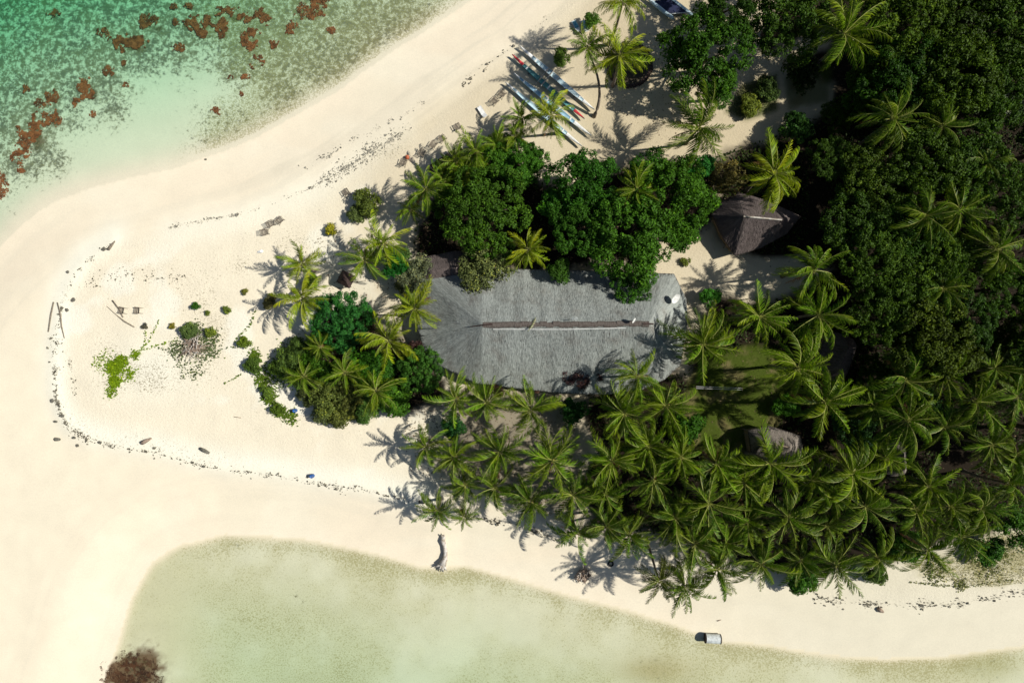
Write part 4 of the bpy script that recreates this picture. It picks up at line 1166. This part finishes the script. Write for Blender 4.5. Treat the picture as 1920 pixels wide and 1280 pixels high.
# ------------------------------------------------------------------ beach furniture
def beach_chair(x, y, rot, label, s=1.0):
    p = G(x, y)
    t = empty('beach_chair', p, R(rot)); tag(t, label, 'chair', 'slatted wooden beach chairs'); t.scale = (s, s, s)
    mb = MB()
    for k in range(6): mb.box((0.05 + k * 0.115, 0, 0.34 - k * 0.008), (0.055, 0.74, 0.03))
    for sy in (-1, 1): mb.box((0.30, sy * 0.33, 0.30), (0.78, 0.05, 0.06))
    mb.build('seat', M_WOOD, t)
    mb = MB()
    for k in range(6):
        mb.box((-0.03 - k * 0.075, 0, 0.38 + k * 0.095), (0.022, 0.74, 0.055), tilt=(0, R(-38), 0))
    for sy in (-1, 1): mb.box((-0.24, sy * 0.33, 0.60), (0.05, 0.05, 0.70), tilt=(0, R(-38), 0))
    mb.build('backrest', M_WOOD, t)
    for sy in (-1, 1):
        MB().box((0.62, sy * 0.36, 0.16), (0.06, 0.05, 0.36)).build('leg', M_WOOD, t)
        MB().tube([(-0.05, sy * 0.37, 0.42), (-0.52, sy * 0.40, 0.0)], 0.03, 5).build('leg', M_WOOD, t)
        MB().box((0.18, sy * 0.42, 0.54), (0.80, 0.10, 0.03)).build('armrest', M_WOOD, t)
for x, y, r, lb in [(757, 307, 70, 'slatted beach chair beside the orange buoy'), (791, 289, 60, 'slatted beach chair alone between the buoy and the chair pair'),
                    (812, 274, 55, 'lower chair of the pair beside the hedge'), (829, 262, 40, 'upper chair of the pair beside the hedge'),
                    (651, 363, 125, 'slatted beach chair above the lone upper beach bush'), (497, 436, 10, 'lowest of the three chairs facing the sea'),
                    (508, 421, 30, 'middle of the three chairs facing the sea'), (525, 415, 45, 'right hand of the three chairs facing the sea'),
                    (233, 582, 170, 'slatted chair touching the crossed poles on the spit'), (262, 582, 175, 'slatted chair right of the crossed poles on the spit'),
                    (859, 241, 120, 'faded chair on the upper beach between lounger and hedge'), (927, 192, 45, 'folding chair right of the white lounger'), (941, 179, 50, 'shaded folding chair in the palm shadow by the canoes')]:
    beach_chair(x, y, r, lb, 1.08)

def lounger(x, y, rot, label, m, cush=None, s=1.0):
    p = G(x, y); t = empty('sun_lounger', p, R(rot)); tag(t, label, 'lounger', 'sun loungers'); t.scale = (s, s, s)
    MB().box((0.28, 0, 0.32), (1.35, 0.70, 0.07)).box((0.28, -.33, .36), (1.35, .05, .06)).box((0.28, .33, .36), (1.35, .05, .06)).build('bed', m, t)
    MB().box((-0.70, 0, 0.50), (0.78, 0.70, 0.06), tilt=(0, R(28), 0)).build('backrest', m, t)
    for sx in (-.25, .85):
        for sy in (-1, 1): MB().box((sx, sy * .29, .14), (.08, .07, .30)).build('leg', m, t)
    if cush: MB().box((0.25, 0, 0.40), (1.1, 0.56, 0.08)).build('cushion', cush, t)
lounger(904, 211, 122, 'white plastic sun lounger lying alone on the upper beach', M_WHITE)
lounger(1080, 51, 118, 'left of the two blue white loungers by the small bush', M_WHITE, M_FABRIC)
lounger(1096, 51, 112, 'right of the two blue white loungers by the small bush', M_WHITE, M_BLUE)

# small hipped shelter of dark boards
sp = P(648, 523, 2.0)
sh = empty('garden_shelter', (sp.x, sp.y, G(648, 523).z), R(-28)); tag(sh, 'small dark brown hipped timber shelter beside the pair of palms', 'shelter')
ze, zr, hw, hl = 1.7, 2.6, 1.05, 1.15
for sx in (-1, 1):
    for sy in (-1, 1): MB().box((sx * .8, sy * .75, .85), (.12, .12, 1.75)).build('post', M_DARKWOOD, sh)
for k in range(6):                              # boards of each slope, lapped
    f0, f1 = k / 6, (k + 1) / 6 + .02
    def ring(f, dz): return [Vector((sx * (hl * (1 - f) + .35 * f), sy * (hw * (1 - f) + .22 * f), ze + (zr - ze) * f + dz)) for sx, sy in ((-1, -1), (1, -1), (1, 1), (-1, 1))]
    lo, hi = ring(f0, .06), ring(f1, .03)
    for e in range(4):
        a_, b_, c_, d_ = lo[e], lo[(e + 1) % 4], hi[(e + 1) % 4], hi[e]
        dn = Vector((0, 0, -.04))
        link('board', mesh('board', [a_, b_, c_, d_, a_ + dn, b_ + dn, c_ + dn, d_ + dn], [(0, 1, 2, 3), (7, 6, 5, 4), (0, 4, 5, 1), (1, 5, 6, 2), (2, 6, 7, 3), (3, 7, 4, 0)], [M_DARKWOOD]), sh)
MB().box((0, 0, zr + .05), (.8, .55, .07)).build('cap', M_DARKWOOD, sh)

# low dark lean-to behind the hedge
q = [P(797, 315, 2.4), P(862, 272, 2.4), P(884, 302, 1.9), P(822, 342, 1.9)]
cL = sum(q, Vector()) / 4
lt = empty('lean_to', (cL.x, cL.y, G(840, 307).z)); tag(lt, 'low dark boarded lean-to roof behind the beach edge hedge', 'shelter')
for k in range(9):
    s0, s1 = k / 9 + .006, (k + 1) / 9 - .006
    a_, b_ = q[0].lerp(q[1], s0), q[0].lerp(q[1], s1); d_, c_ = q[3].lerp(q[2], s0), q[3].lerp(q[2], s1)
    vv = [x - Vector((cL.x, cL.y, lt.location.z)) + Vector((0, 0, .02 * (k % 2))) for x in (a_, b_, c_, d_)]
    vv += [x - Vector((0, 0, .05)) for x in vv]
    link('board', mesh('board', vv, [(3, 2, 1, 0), (4, 5, 6, 7), (0, 1, 5, 4), (1, 2, 6, 5), (2, 3, 7, 6), (3, 0, 4, 7)], [M_DARKWOOD]), lt)
for x in q:
    r_ = x - Vector((cL.x, cL.y, lt.location.z)); r_ = r_ * .93
    MB().tube([(r_.x, r_.y, -.1), (r_.x, r_.y, 1.95)], .07, 6).build('post', M_DARKWOOD, lt)

# ring of stones round the wide palm
rc = G(1180, 122)
rg = empty('stone_ring', rc); tag(rg, 'round dark stone tree ring beneath the wide palm', 'tree ring')
nst = 46
for k in range(nst):
    a = 2 * math.pi * k / nst
    rr = 3.35 + random.uniform(-.1, .1)
    w = 2 * math.pi * rr / nst * 0.96
    v = []
    for z in (0, 1):
        for sx, sy in ((-1, -1), (1, -1), (1, 1), (-1, 1)):
            v.append((sx * .30 * random.uniform(.85, 1.1) * (1 - .12 * z), sy * w / 2 * random.uniform(.9, 1.02) * (1 - .10 * z), -.1 + z * random.uniform(.40, .55)))
    link('stone', mesh('stone', v, [(3, 2, 1, 0), (4, 5, 6, 7), (0, 1, 5, 4), (1, 2, 6, 5), (2, 3, 7, 6), (3, 0, 4, 7)], [M_STONE]), rg, (rr * math.cos(a), rr * math.sin(a), 0), (0, 0, a))

# steel tank lying at the water's edge
tp = G(1334, 1193)
tk = empty('steel_tank', tp, R(-3)); tag(tk, 'white ribbed cylindrical tank lying at the edge of the bay', 'tank')
v, f = [], []; n = 28; K = 30
for k in range(K + 1):
    x = -1.15 + 2.3 * k / K
    for i in range(n):
        a = 2 * math.pi * i / n; rr = .70 + (.022 if k % 2 else 0)
        v.append((x, rr * math.cos(a), .66 + rr * math.sin(a)))
for k in range(K):
    for i in range(n): f.append((k * n + i, k * n + (i + 1) % n, (k + 1) * n + (i + 1) % n, (k + 1) * n + i))
link('shell', mesh('shell', v, f, [M_METAL], smooth=False), tk)
for sx in (-1, 1):
    v, f = [], []
    for j, (xx, rr) in enumerate(((1.10, .755), (1.23, .755), (1.23, .66), (1.16, .64), (1.20, .02))):
        for i in range(n):
            a = 2 * math.pi * i / n; v.append((sx * xx, rr * math.cos(a), .66 + rr * math.sin(a)))
    for j in range(4):
        for i in range(n): f.append((j * n + i, j * n + (i + 1) % n, (j + 1) * n + (i + 1) % n, (j + 1) * n + i))
    link('end_cap', mesh('end_cap', v, f, [M_RUST], smooth=False), tk)

def drum(x, y, label):
    p = G(x, y); t = empty('plastic_drum', p); tag(t, label, 'drum', 'blue plastic drums')
    v, f = [], []; n = 20
    prof = [(.0, 0), (.26, 0), (.29, .06), (.29, .28), (.305, .31), (.29, .34), (.29, .58), (.305, .61), (.29, .64), (.29, .84), (.25, .90), (.25, .87), (0.001, .87)]
    for r_, z in prof:
        for i in range(n): v.append((r_ * math.cos(2 * math.pi * i / n), r_ * math.sin(2 * math.pi * i / n), z))
    for j in range(len(prof) - 1):
        for i in range(n): f.append((j * n + i, j * n + (i + 1) % n, (j + 1) * n + (i + 1) % n, (j + 1) * n + i))
    link('body', mesh('body', v, f, [M_DRUM], smooth=True), t)
    MB().tube([(.12, 0, .86), (.12, 0, .92)], .05, 8).build('bung', M_WHITE, t)
drum(587, 891, 'blue drum standing on the sand above the wrack line')
drum(555, 769, 'blue drum in the shade at the lower rim of the thicket')

bp_ = G(764, 296)
by = empty('buoy', bp_); tag(by, 'round orange buoy on the upper beach beside a chair', 'buoy')
v, f = [], []
for j in range(9):
    th = math.pi * j / 8
    for i in range(16): v.append((.36 * math.sin(th) * math.cos(i * math.pi / 8), .36 * math.sin(th) * math.sin(i * math.pi / 8), .33 - .36 * math.cos(th) + (.06 if j == 8 else 0)))
for j in range(8):
    for i in range(16): f.append((j * 16 + i, j * 16 + (i + 1) % 16, (j + 1) * 16 + (i + 1) % 16, (j + 1) * 16 + i))
link('float', mesh('float', v, f, [M_ORANGE], smooth=True), by)
MB().tube([(.15, -.2, .1), (.32, -.5, .03), (.55, -.62, .02)], .035, 6).build('rope', M_STICK, by)

# white plastic sheet scrap
q = G(488, 472)
v = [(-.55, -.05, .05), (-.2, .15, .22), (.35, .30, .12), (.55, .0, .06), (.30, -.25, .18), (-.15, -.18, .10), (.05, .02, .30)]
v2 = [(x, y, z - .03) for x, y, z in v]
fs = [(0, 5, 6), (5, 4, 6), (4, 3, 6), (3, 2, 6), (2, 1, 6), (1, 0, 6)]
fs2 = [tuple(7 + i for i in reversed(k)) for k in fs]
sides = [(0, 1, 8, 7), (1, 2, 9, 8), (2, 3, 10, 9), (3, 4, 11, 10), (4, 5, 12, 11), (5, 0, 7, 12)]
tag(link('plastic_sheet', mesh('plastic_sheet', v + v2, fs + fs2 + sides, [M_WHITE]), None, q, (0, 0, R(10))), 'crumpled white plastic sheet on the sand near the bright palms', 'sheet')

# clothes line over the lawn
la, lb_ = P(1306, 726, 2.0), P(1391, 729, 2.0)
cl = empty('clothes_line', (la.x, la.y, G(1306, 726).z)); tag(cl, 'pair of white washing lines strung across the lawn', 'clothes line')
dv = lb_ - la
for off in (-.14, .14):
    MB().tube([(0, off, 1.95), (dv.x * .5, dv.y * .5 + off, 1.86), (dv.x, dv.y + off, 1.95)], .028, 5).build('line', M_WHITE, cl)
for x, y in ((-.05, 0), (dv.x + .05, dv.y)):
    MB().tube([(x, y, -.1), (x, y, 2.0)], .05, 7).box((x, y, 1.98), (.06, .5, .06)).build('post', M_WOOD, cl)

# tyre
ty = G(1145, 1056, 0.09)
v, f = [], []
for i in range(20):
    a = 2 * math.pi * i / 20
    for k in range(8):
        b = 2 * math.pi * k / 8; rr = .36 + .13 * math.cos(b)
        v.append((rr * math.cos(a), rr * math.sin(a), .11 * math.sin(b)))
for i in range(20):
    for k in range(8): f.append((i * 8 + k, ((i + 1) % 20) * 8 + k, ((i + 1) % 20) * 8 + (k + 1) % 8, i * 8 + (k + 1) % 8))
tag(link('tyre', mesh('tyre', v, f, [M_RUBBER], smooth=True), None, ty), 'black tyre lying on the sand at the foot of the grove', 'tyre')

# ------------------------------------------------------------------ driftwood, poles, brush, rocks
def logpx(name, pts, rads, m, label, lift=0.0, group='driftwood'):
    g0 = G(*pts[0])
    w = [G(*p) for p in pts]
    q = [(p.x - g0.x, p.y - g0.y, p.z - g0.z + (rads[i] if isinstance(rads, (list, tuple)) else rads) * .7 + lift) for i, p in enumerate(w)]
    o = MB().tube(q, rads, 9).build(name, m, None, True, g0)
    tag(o, label, 'driftwood', group)
    return o
# bleached trunk with root plate
g0 = G(830, 1030)
dt = empty('bleached_driftwood', g0); tag(dt, 'bleached driftwood trunk with flared root plate at the bay edge', 'driftwood', 'driftwood')
def rp(x, y, z): p = G(x, y); return (p.x - g0.x, p.y - g0.y, p.z - g0.z + z)
MB().tube([rp(832, 1002, .35), rp(831, 1012, .42), rp(834, 1022, .40), rp(836, 1034, .42), rp(835, 1046, .55), rp(830, 1056, .75)], [.26, .40, .30, .33, .42, .60], 10).build('trunk', M_BLEACH, dt, True)
for x, y, z in ((814, 1062, .5), (820, 1068, .15), (826, 1070, .3), (832, 1071, .12), (838, 1068, .4), (826, 1060, 1.3), (818, 1058, .9)):
    MB().tube([rp(831, 1055, .7), rp((831 + x) / 2 + random.uniform(-1, 1), (1055 + y) / 2, .65), rp(x, y, z)], [.32, .20, .05], 6).build('root', M_BLEACH, dt, True)
for x, y in ((828, 1000), (834, 999)):
    MB().tube([rp(831, 1006, .4), rp(x, y, .6)], [.18, .05], 6).build('branch', M_BLEACH, dt, True)
# upturned stump of many roots
g0 = G(1093, 1076)
stp = empty('root_stump', g0); tag(stp, 'upturned brown stump bristling with short roots on the lower beach', 'driftwood', 'driftwood')
MB().tube([(0, 0, -.1), (0, 0, .7)], [.9, 1.0], 12).build('base', M_STICK, stp, True)
for k in range(60):
    a = random.uniform(0, 6.28); r_ = 1.25 * math.sqrt(random.random()); x, y = r_ * math.cos(a), r_ * math.sin(a) * .85
    MB().tube([(x * .7, y * .7, .3), (x + random.uniform(-.15, .15), y + random.uniform(-.2, .2), .85 + random.uniform(-.2, .25)), (x * 1.2 + random.uniform(-.3, .3), y * 1.2 + random.uniform(-.35, .3), .95 + random.uniform(-.5, .3))], [.11, .085, .03], 5).build('root', M_STICK if k % 3 else M_BLEACH, stp, True)
MB().tube([(.1, .6, .6), (.2, 1.6, .7), (.35, 2.7, .5)], [.10, .08, .05], 6).build('branch', M_STICK, stp, True)
logpx('driftwood_log', [(376, 840), (384, 844), (393, 849)], [.22, .30, .18], M_ROCK, 'dark log lying above the wrack line below the open spit')
logpx('driftwood_log', [(267, 830), (275, 826), (285, 821)], [.32, .30, .12], M_STICK, 'grey hollow log on the white sand at the bend of the wrack line')
logpx('driftwood_log', [(1645, 1139), (1650, 1143), (1655, 1146)], [.28, .34, .18], M_STICK, 'short brown log on the lower beach below the grove')
logpx('driftwood_log', [(204, 468), (210, 460), (216, 452)], [.22, .20, .08], M_WOOD, 'grey log at the upper end of the west wrack line')
logpx('driftwood_pole', [(211, 563), (224, 580), (231, 595)], [.10, .11, .09], M_WOOD, 'straight pole lying against the left chair on the spit')
logpx('driftwood_pole', [(200, 574), (218, 590), (233, 602), (252, 613)], [.03, .05, .11, .09], M_WOOD, 'long curved pole crossing below the straight one on the spit')
logpx('driftwood_pole', [(101, 566), (96, 590), (91, 622)], [.10, .12, .09], M_WOOD, 'left pole of the pair on the seaward wrack line')
logpx('driftwood_pole', [(108, 567), (114, 590), (116, 612), (121, 634)], [.09, .11, .10, .06], M_WOOD, 'right bent pole of the pair on the seaward wrack line')
logpx('driftwood_pole', [(439, 781), (452, 783)], .05, M_STICK, 'thin stick alone on the sand left of the thicket')
logpx('driftwood_pole', [(1345, 1163), (1352, 1161)], [.09, .05], M_STICK, 'little stick on the sand above the white tank')

# dead brush heap
g0 = G(362, 650)
br = empty('brush_heap', g0); tag(br, 'heap of dead brown branches on the open spit', 'brush heap')
for k in range(70):
    a = random.uniform(0, 6.28); l = random.uniform(1.0, 3.4)
    x0, y0 = random.uniform(-1.0, 1.2), random.uniform(-.9, .9)
    x1, y1 = x0 + l * math.cos(a), y0 + l * math.sin(a) * .85
    MB().tube([(x0, y0, .25 + random.random() * .7), ((x0 + x1) / 2 + random.uniform(-.3, .3), (y0 + y1) / 2 + random.uniform(-.3, .3), .35 + .6 * random.random()), (x1, y1, .05 + .3 * random.random())],
              [.06, .045, .015], 5).build('branch', M_STICK if k % 4 else M_BLEACH, br)

def rock(x, y, sx, sy, sz, label, rot=0):
    bpy_v, fc = [], []
    rs = random.Random(int(x * 31 + y))
    n, K = 9, 5
    for j in range(K + 1):
        th = math.pi * j / K
        for i in range(n):
            a = 2 * math.pi * i / n; k = rs.uniform(.72, 1.15)
            bpy_v.append((sx / 2 * math.sin(th) * math.cos(a) * k, sy / 2 * math.sin(th) * math.sin(a) * k, sz * (.42 - .5 * math.cos(th)) * rs.uniform(.85, 1.1)))
    for j in range(K):
        for i in range(n): fc.append((j * n + i, j * n + (i + 1) % n, (j + 1) * n + (i + 1) % n, (j + 1) * n + i))
    o = link('rock', mesh('rock', bpy_v, fc, [M_ROCK]), None, G(x, y), (0, 0, R(rot)))
    tag(o, label, 'rock', 'dark rocks at the corner of the spit')
for a in [(99, 751, .75, .65, .35, 'dark rock at the outer corner of the spit, uppermost one'), (112, 761, .45, .45, .3, 'small dark rock just inside the uppermost corner rock'), (117, 779, .9, .5, .3, 'flat rock in the middle of the corner cluster'),
          (105, 790, .7, .45, .3, 'curved dark rock left of the wrack line'), (108, 823, 1.3, .65, .4, 'longest dark rock, lowest left of the corner cluster'), (140, 820, .65, .45, .35, 'oval rock just below the wrack line bend'),
          (146, 835, .65, .55, .3, 'square rock lowest of the corner cluster'), (128, 510, .5, .5, .35, 'round dark stone alone on the seaward sand of the spit'), (188, 829, .8, .5, .3, 'dark rock embedded in the lower wrack line'),
          (383, 874, .5, .4, .3, 'small dark rock in the wrack line below the dark log'), (138, 562, .8, .7, .25, 'grey lump beside the seaward poles'), (195, 467, .8, .7, .3, 'grey lump beside the upper wrack log'),
          (126, 581, .7, .6, .25, 'grey lump below the seaward poles'), (1728, 1134, .7, .5, .3, 'reddish dark lump in the wrack line below the beach grass'), (386, 299, .5, .3, .2, 'small dark stone at the waterline of the sea')]:
    rock(*a)

# ------------------------------------------------------------------ wrack, litter, weed, grass: uncountable cover
def bits(name, p, size, mat, label, cat, z0=0.02, aspect=0.6, thick=0.35, zoff=None, stand=0.25):
    X, Y = (p[:, 0] - 960) / PXM, (640 - p[:, 1]) / PXM
    Z = height(X, Y)
    k = 1 - Z / H
    X, Y = X * k, Y * k
    n = len(X)
    Z = Z + z0 + (0 if zoff is None else zoff)
    Nn = np.stack([rng.normal(size=n) * stand, rng.normal(size=n) * stand, np.ones(n)], 1)
    V, F = leaf_cloud(np.stack([X, Y, Z], 1), Nn, size, np.asarray(size) * aspect, thick)
    o = link(name, np_mesh(name, V, F, [mat], {'tint': ('FLOAT', np.repeat(np.clip(rng.normal(.5, .2, n), 0, 1), 4))}))
    tag(o, label, cat, kind='stuff')
    return o
def along(line, n, spread):
    seg = [math.hypot(b[0] - a[0], b[1] - a[1]) for a, b in zip(line[:-1], line[1:])]
    cum = np.concatenate([[0], np.cumsum(seg)])
    nc = max(4, n // 9)
    cen = rng.uniform(0, cum[-1], nc); wt = rng.gamma(0.9, 1.0, nc); wt /= wt.sum()
    ci = rng.choice(nc, n, p=wt)
    u = np.where(rng.uniform(0, 1, n) < 0.75, cen[ci] + rng.normal(size=n) * 3.5, rng.uniform(0, cum[-1], n))
    off_ = rng.normal(size=(nc, 2))[ci] * spread * 0.7
    u = np.clip(u + 11 * np.sin(u / 7.0 + 2 * np.sin(u / 31.0)) * rng.uniform(0, 1, n), 0, cum[-1])          # clots
    L_ = np.array(line)
    x = np.interp(u, cum, L_[:, 0]); y = np.interp(u, cum, L_[:, 1])
    return np.stack([x, y], 1) + off_ + rng.normal(size=(n, 2)) * spread * 0.6
M_WRACK_GREY = plain('grey_wrack', (0.36, 0.34, 0.28), 0.95, 0.45, 1.5)
pw = np.concatenate([along(L_UP, 520, 2.4), along(L_UP[4:], 800, 9.0), along([(560, 320), (640, 275), (720, 235), (800, 190)], 160, 4)])
bits('upper_wrack', pw, rng.gamma(1.5, 0.075, len(pw)) + .05, M_WRACK_GREY, 'faint grey line of shell and weed debris along the upper beach', 'wrack', 0.04, 0.6, 0.35)
pw = np.concatenate([along(L_WEST, 520, 2.4), along(L_WEST[6:], 330, 2.8), along(L_WEST, 260, 8), along(L_WEST[7:11], 200, 4), along(L_MID, 330, 4.0), along(L_EAST, 380, 3.4), along(L_EAST, 200, 9), along([(128, 660), (138, 700), (143, 740)], 70, 4),
                     along([(870, 160), (960, 90), (1040, 20)], 110, 3), along([(150, 540), (200, 525), (260, 520), (330, 530)], 200, 12)])
bits('wrack_line', pw, rng.gamma(1.5, 0.085, len(pw)) + .05, M_WRACK, 'dark line of dried seaweed and debris along the high tide mark', 'wrack', 0.05, 0.6, 0.5)
def in_poly(poly, n):
    a = np.array(poly); lo = np.clip(a.min(0), -200, None); hi = np.clip(a.max(0), None, [2150, 1400])
    p = rng.uniform(lo, hi, (n, 2))
    return p[inside(p[:, 0], p[:, 1], poly)]
pl = np.concatenate([in_poly(SOIL_E, 7000), in_poly(SOIL_N, 2500), in_poly(SOIL_W, 1200), in_poly(SOIL_S, 2200), in_poly([(560, 440), (800, 470), (800, 640), (560, 660)], 900), in_poly([(1190, 60), (1300, 60), (1300, 270), (1150, 270)], 260), in_poly([(760, 760), (850, 760), (830, 900), (760, 880)], 420)])
bits('leaf_litter', pl, rng.uniform(.12, .34, len(pl)), M_LITTER, 'brown fallen leaves on the ground beneath trees and palms', 'leaf litter', 0.03, 0.5, 0.25)
WEED = [(240, 78, 26, 10, 420), (228, 88, 8, 8, 80), (262, 80, 10, 9, 90), (280, 38, 14, 10, 150), (272, 47, 8, 6, 50), (160, 165, 11, 16, 190), (171, 178, 8, 6, 60), (88, 222, 22, 14, 330), (62, 246, 14, 16, 240), (45, 262, 14, 22, 330), (36, 290, 12, 12, 150), (45, 166, 8, 9, 70),
        (5, 355, 10, 14, 110), (3, 328, 8, 8, 50), (98, 182, 10, 10, 90), (142, 190, 6, 9, 60), (175, 212, 6, 6, 30), (205, 133, 8, 8, 70), (232, 118, 7, 6, 40), (234, 162, 6, 6, 30), (334, 90, 9, 7, 70), (365, 42, 16, 10, 180), (370, 55, 12, 8, 110), (413, 46, 11, 14, 170), (388, 42, 9, 9, 90), (380, 65, 8, 7, 60),
        (415, 64, 7, 7, 50), (428, 20, 18, 8, 150), (455, 35, 16, 9, 130), (470, 62, 13, 9, 150), (465, 82, 15, 11, 180), (487, 26, 10, 8, 70), (515, 85, 9, 7, 90), (500, 38, 8, 7, 50), (545, 52, 10, 9, 80), (580, 18, 24, 14, 200), (600, 5, 14, 8, 90), (330, 42, 8, 6, 50), (435, 148, 10, 5, 60), (460, 144, 8, 5, 45), (470, 128, 5, 5, 25),
        (405, 209, 7, 6, 55), (452, 175, 5, 4, 20), (195, 60, 10, 8, 60), (100, 25, 10, 6, 50), (355, 12, 7, 6, 40), (325, 14, 6, 5, 30), (484, 108, 6, 5, 30), (492, 118, 5, 4, 18), (40, 318, 6, 5, 30), (82, 195, 14, 8, 70), (620, 55, 8, 6, 40),
        ]
WEED2 = [(225, 1268, 30, 26, 1100), (262, 1250, 26, 22, 600), (255, 1270, 34, 20, 900), (240, 1235, 18, 12, 180), (290, 1275, 18, 14, 160)]
M_WEED2 = plain('dark_seaweed', (0.085, 0.036, 0.014), 0.9, 0.4, 1.2)
def weed_points(W, k):
    ps, sz = [], []
    for x, y, rx, ry, n in W:
        n = int(n * k)
        a = rng.uniform(0, 6.28, n); q = 1.55 * np.sqrt(rng.uniform(0, 1, n))
        X_, Y_ = x + rx * q * np.cos(a), y + ry * q * np.sin(a)
        ok = fbm(X_ / 7, Y_ / 7, 5, 4) > 0.34 + 0.14 * q ** 2
        ps.append(np.stack([X_, Y_], 1)[ok]); sz.append(rng.uniform(.10, .30, n)[ok])
    return np.concatenate(ps), np.concatenate(sz)
ps, sz = weed_points(WEED2, 7.0); sz = sz * 0.55
bits('dark_seaweed', ps, sz, M_WEED2, 'dark brown seaweed patch in the shallow bay at the bottom edge', 'seaweed', 0.03, 0.7, 0.05, rng.uniform(0, .04, len(ps)), 0.08)
ps, sz = weed_points(WEED, 7.0)
bits('brown_seaweed', ps, sz, M_WEED, 'patches of rusty brown seaweed growing on the shallow seabed', 'seaweed', 0.04, 0.7, 0.06, rng.uniform(0, .05, len(ps)), 0.10)
# low undergrowth on the forest and grove floor
pu = np.concatenate([in_poly(SOIL_E, 60000), in_poly(SOIL_N, 2500), in_poly(SOIL_W, 2500)])
d_ok = np.ones(len(pu), dtype=bool)
for pth in PATHS: d_ok &= pdist(pu[:, 0], pu[:, 1], pth) > 24
d_ok &= ~inside(pu[:, 0], pu[:, 1], LAWN)
d_ok &= fbm(pu[:, 0] / 45, pu[:, 1] / 45, 77, 3) > 0.40
pu = pu[d_ok]
o = bits('undergrowth', pu, rng.uniform(.3, .75, len(pu)), M_LEAF, 'low dark ferns and seedlings on the shaded floor of forest and grove', 'undergrowth', 0.15, 0.4, 0.2, rng.uniform(0, .55, len(pu)), 0.6)
o.color = (0.035, 0.06, 0.012, 1)
# grass blades
def grass(name, poly, n, hh, col, label):
    p = in_poly(poly, n)
    X, Y = (p[:, 0] - 960) / PXM, (640 - p[:, 1]) / PXM
    Z = height(X, Y); n = len(X)
    az = rng.uniform(0, 6.28, n); hgt = hh * rng.uniform(.5, 1.3, n); ln = hgt * rng.uniform(.3, 1.1, n); w = rng.uniform(.02, .05, n)
    b = np.stack([X, Y, Z - .02], 1); dx, dy = np.cos(az), np.sin(az)
    sd = np.stack([-dy * w, dx * w, np.zeros(n)], 1)
    tip = b + np.stack([dx * ln, dy * ln, hgt], 1)
    V = np.stack([b - sd, b + sd, tip], 1).reshape(-1, 3)
    i = np.arange(n) * 3
    o = link(name, np_mesh(name, V, np.stack([i, i + 1, i + 2], 1), [M_LEAF], {'tint': ('FLOAT', np.repeat(np.clip(rng.normal(.5, .2, n), 0, 1), 3))}), color=col)
    tag(o, label, 'grass', kind='stuff')
grass('lawn_grass', LAWN, 26000, .10, (0.085, 0.125, 0.012), 'short green grass of the lawn between the palms')
grass('beach_grass', GRASS_E, 15000, .22, (0.44, 0.44, 0.22), 'pale olive beach grass at the lower right edge')
grass('bed_grass', LAWN2, 4000, .22, (0.07, 0.12, 0.02), 'dark grass in the garden bed beside the sandy path')
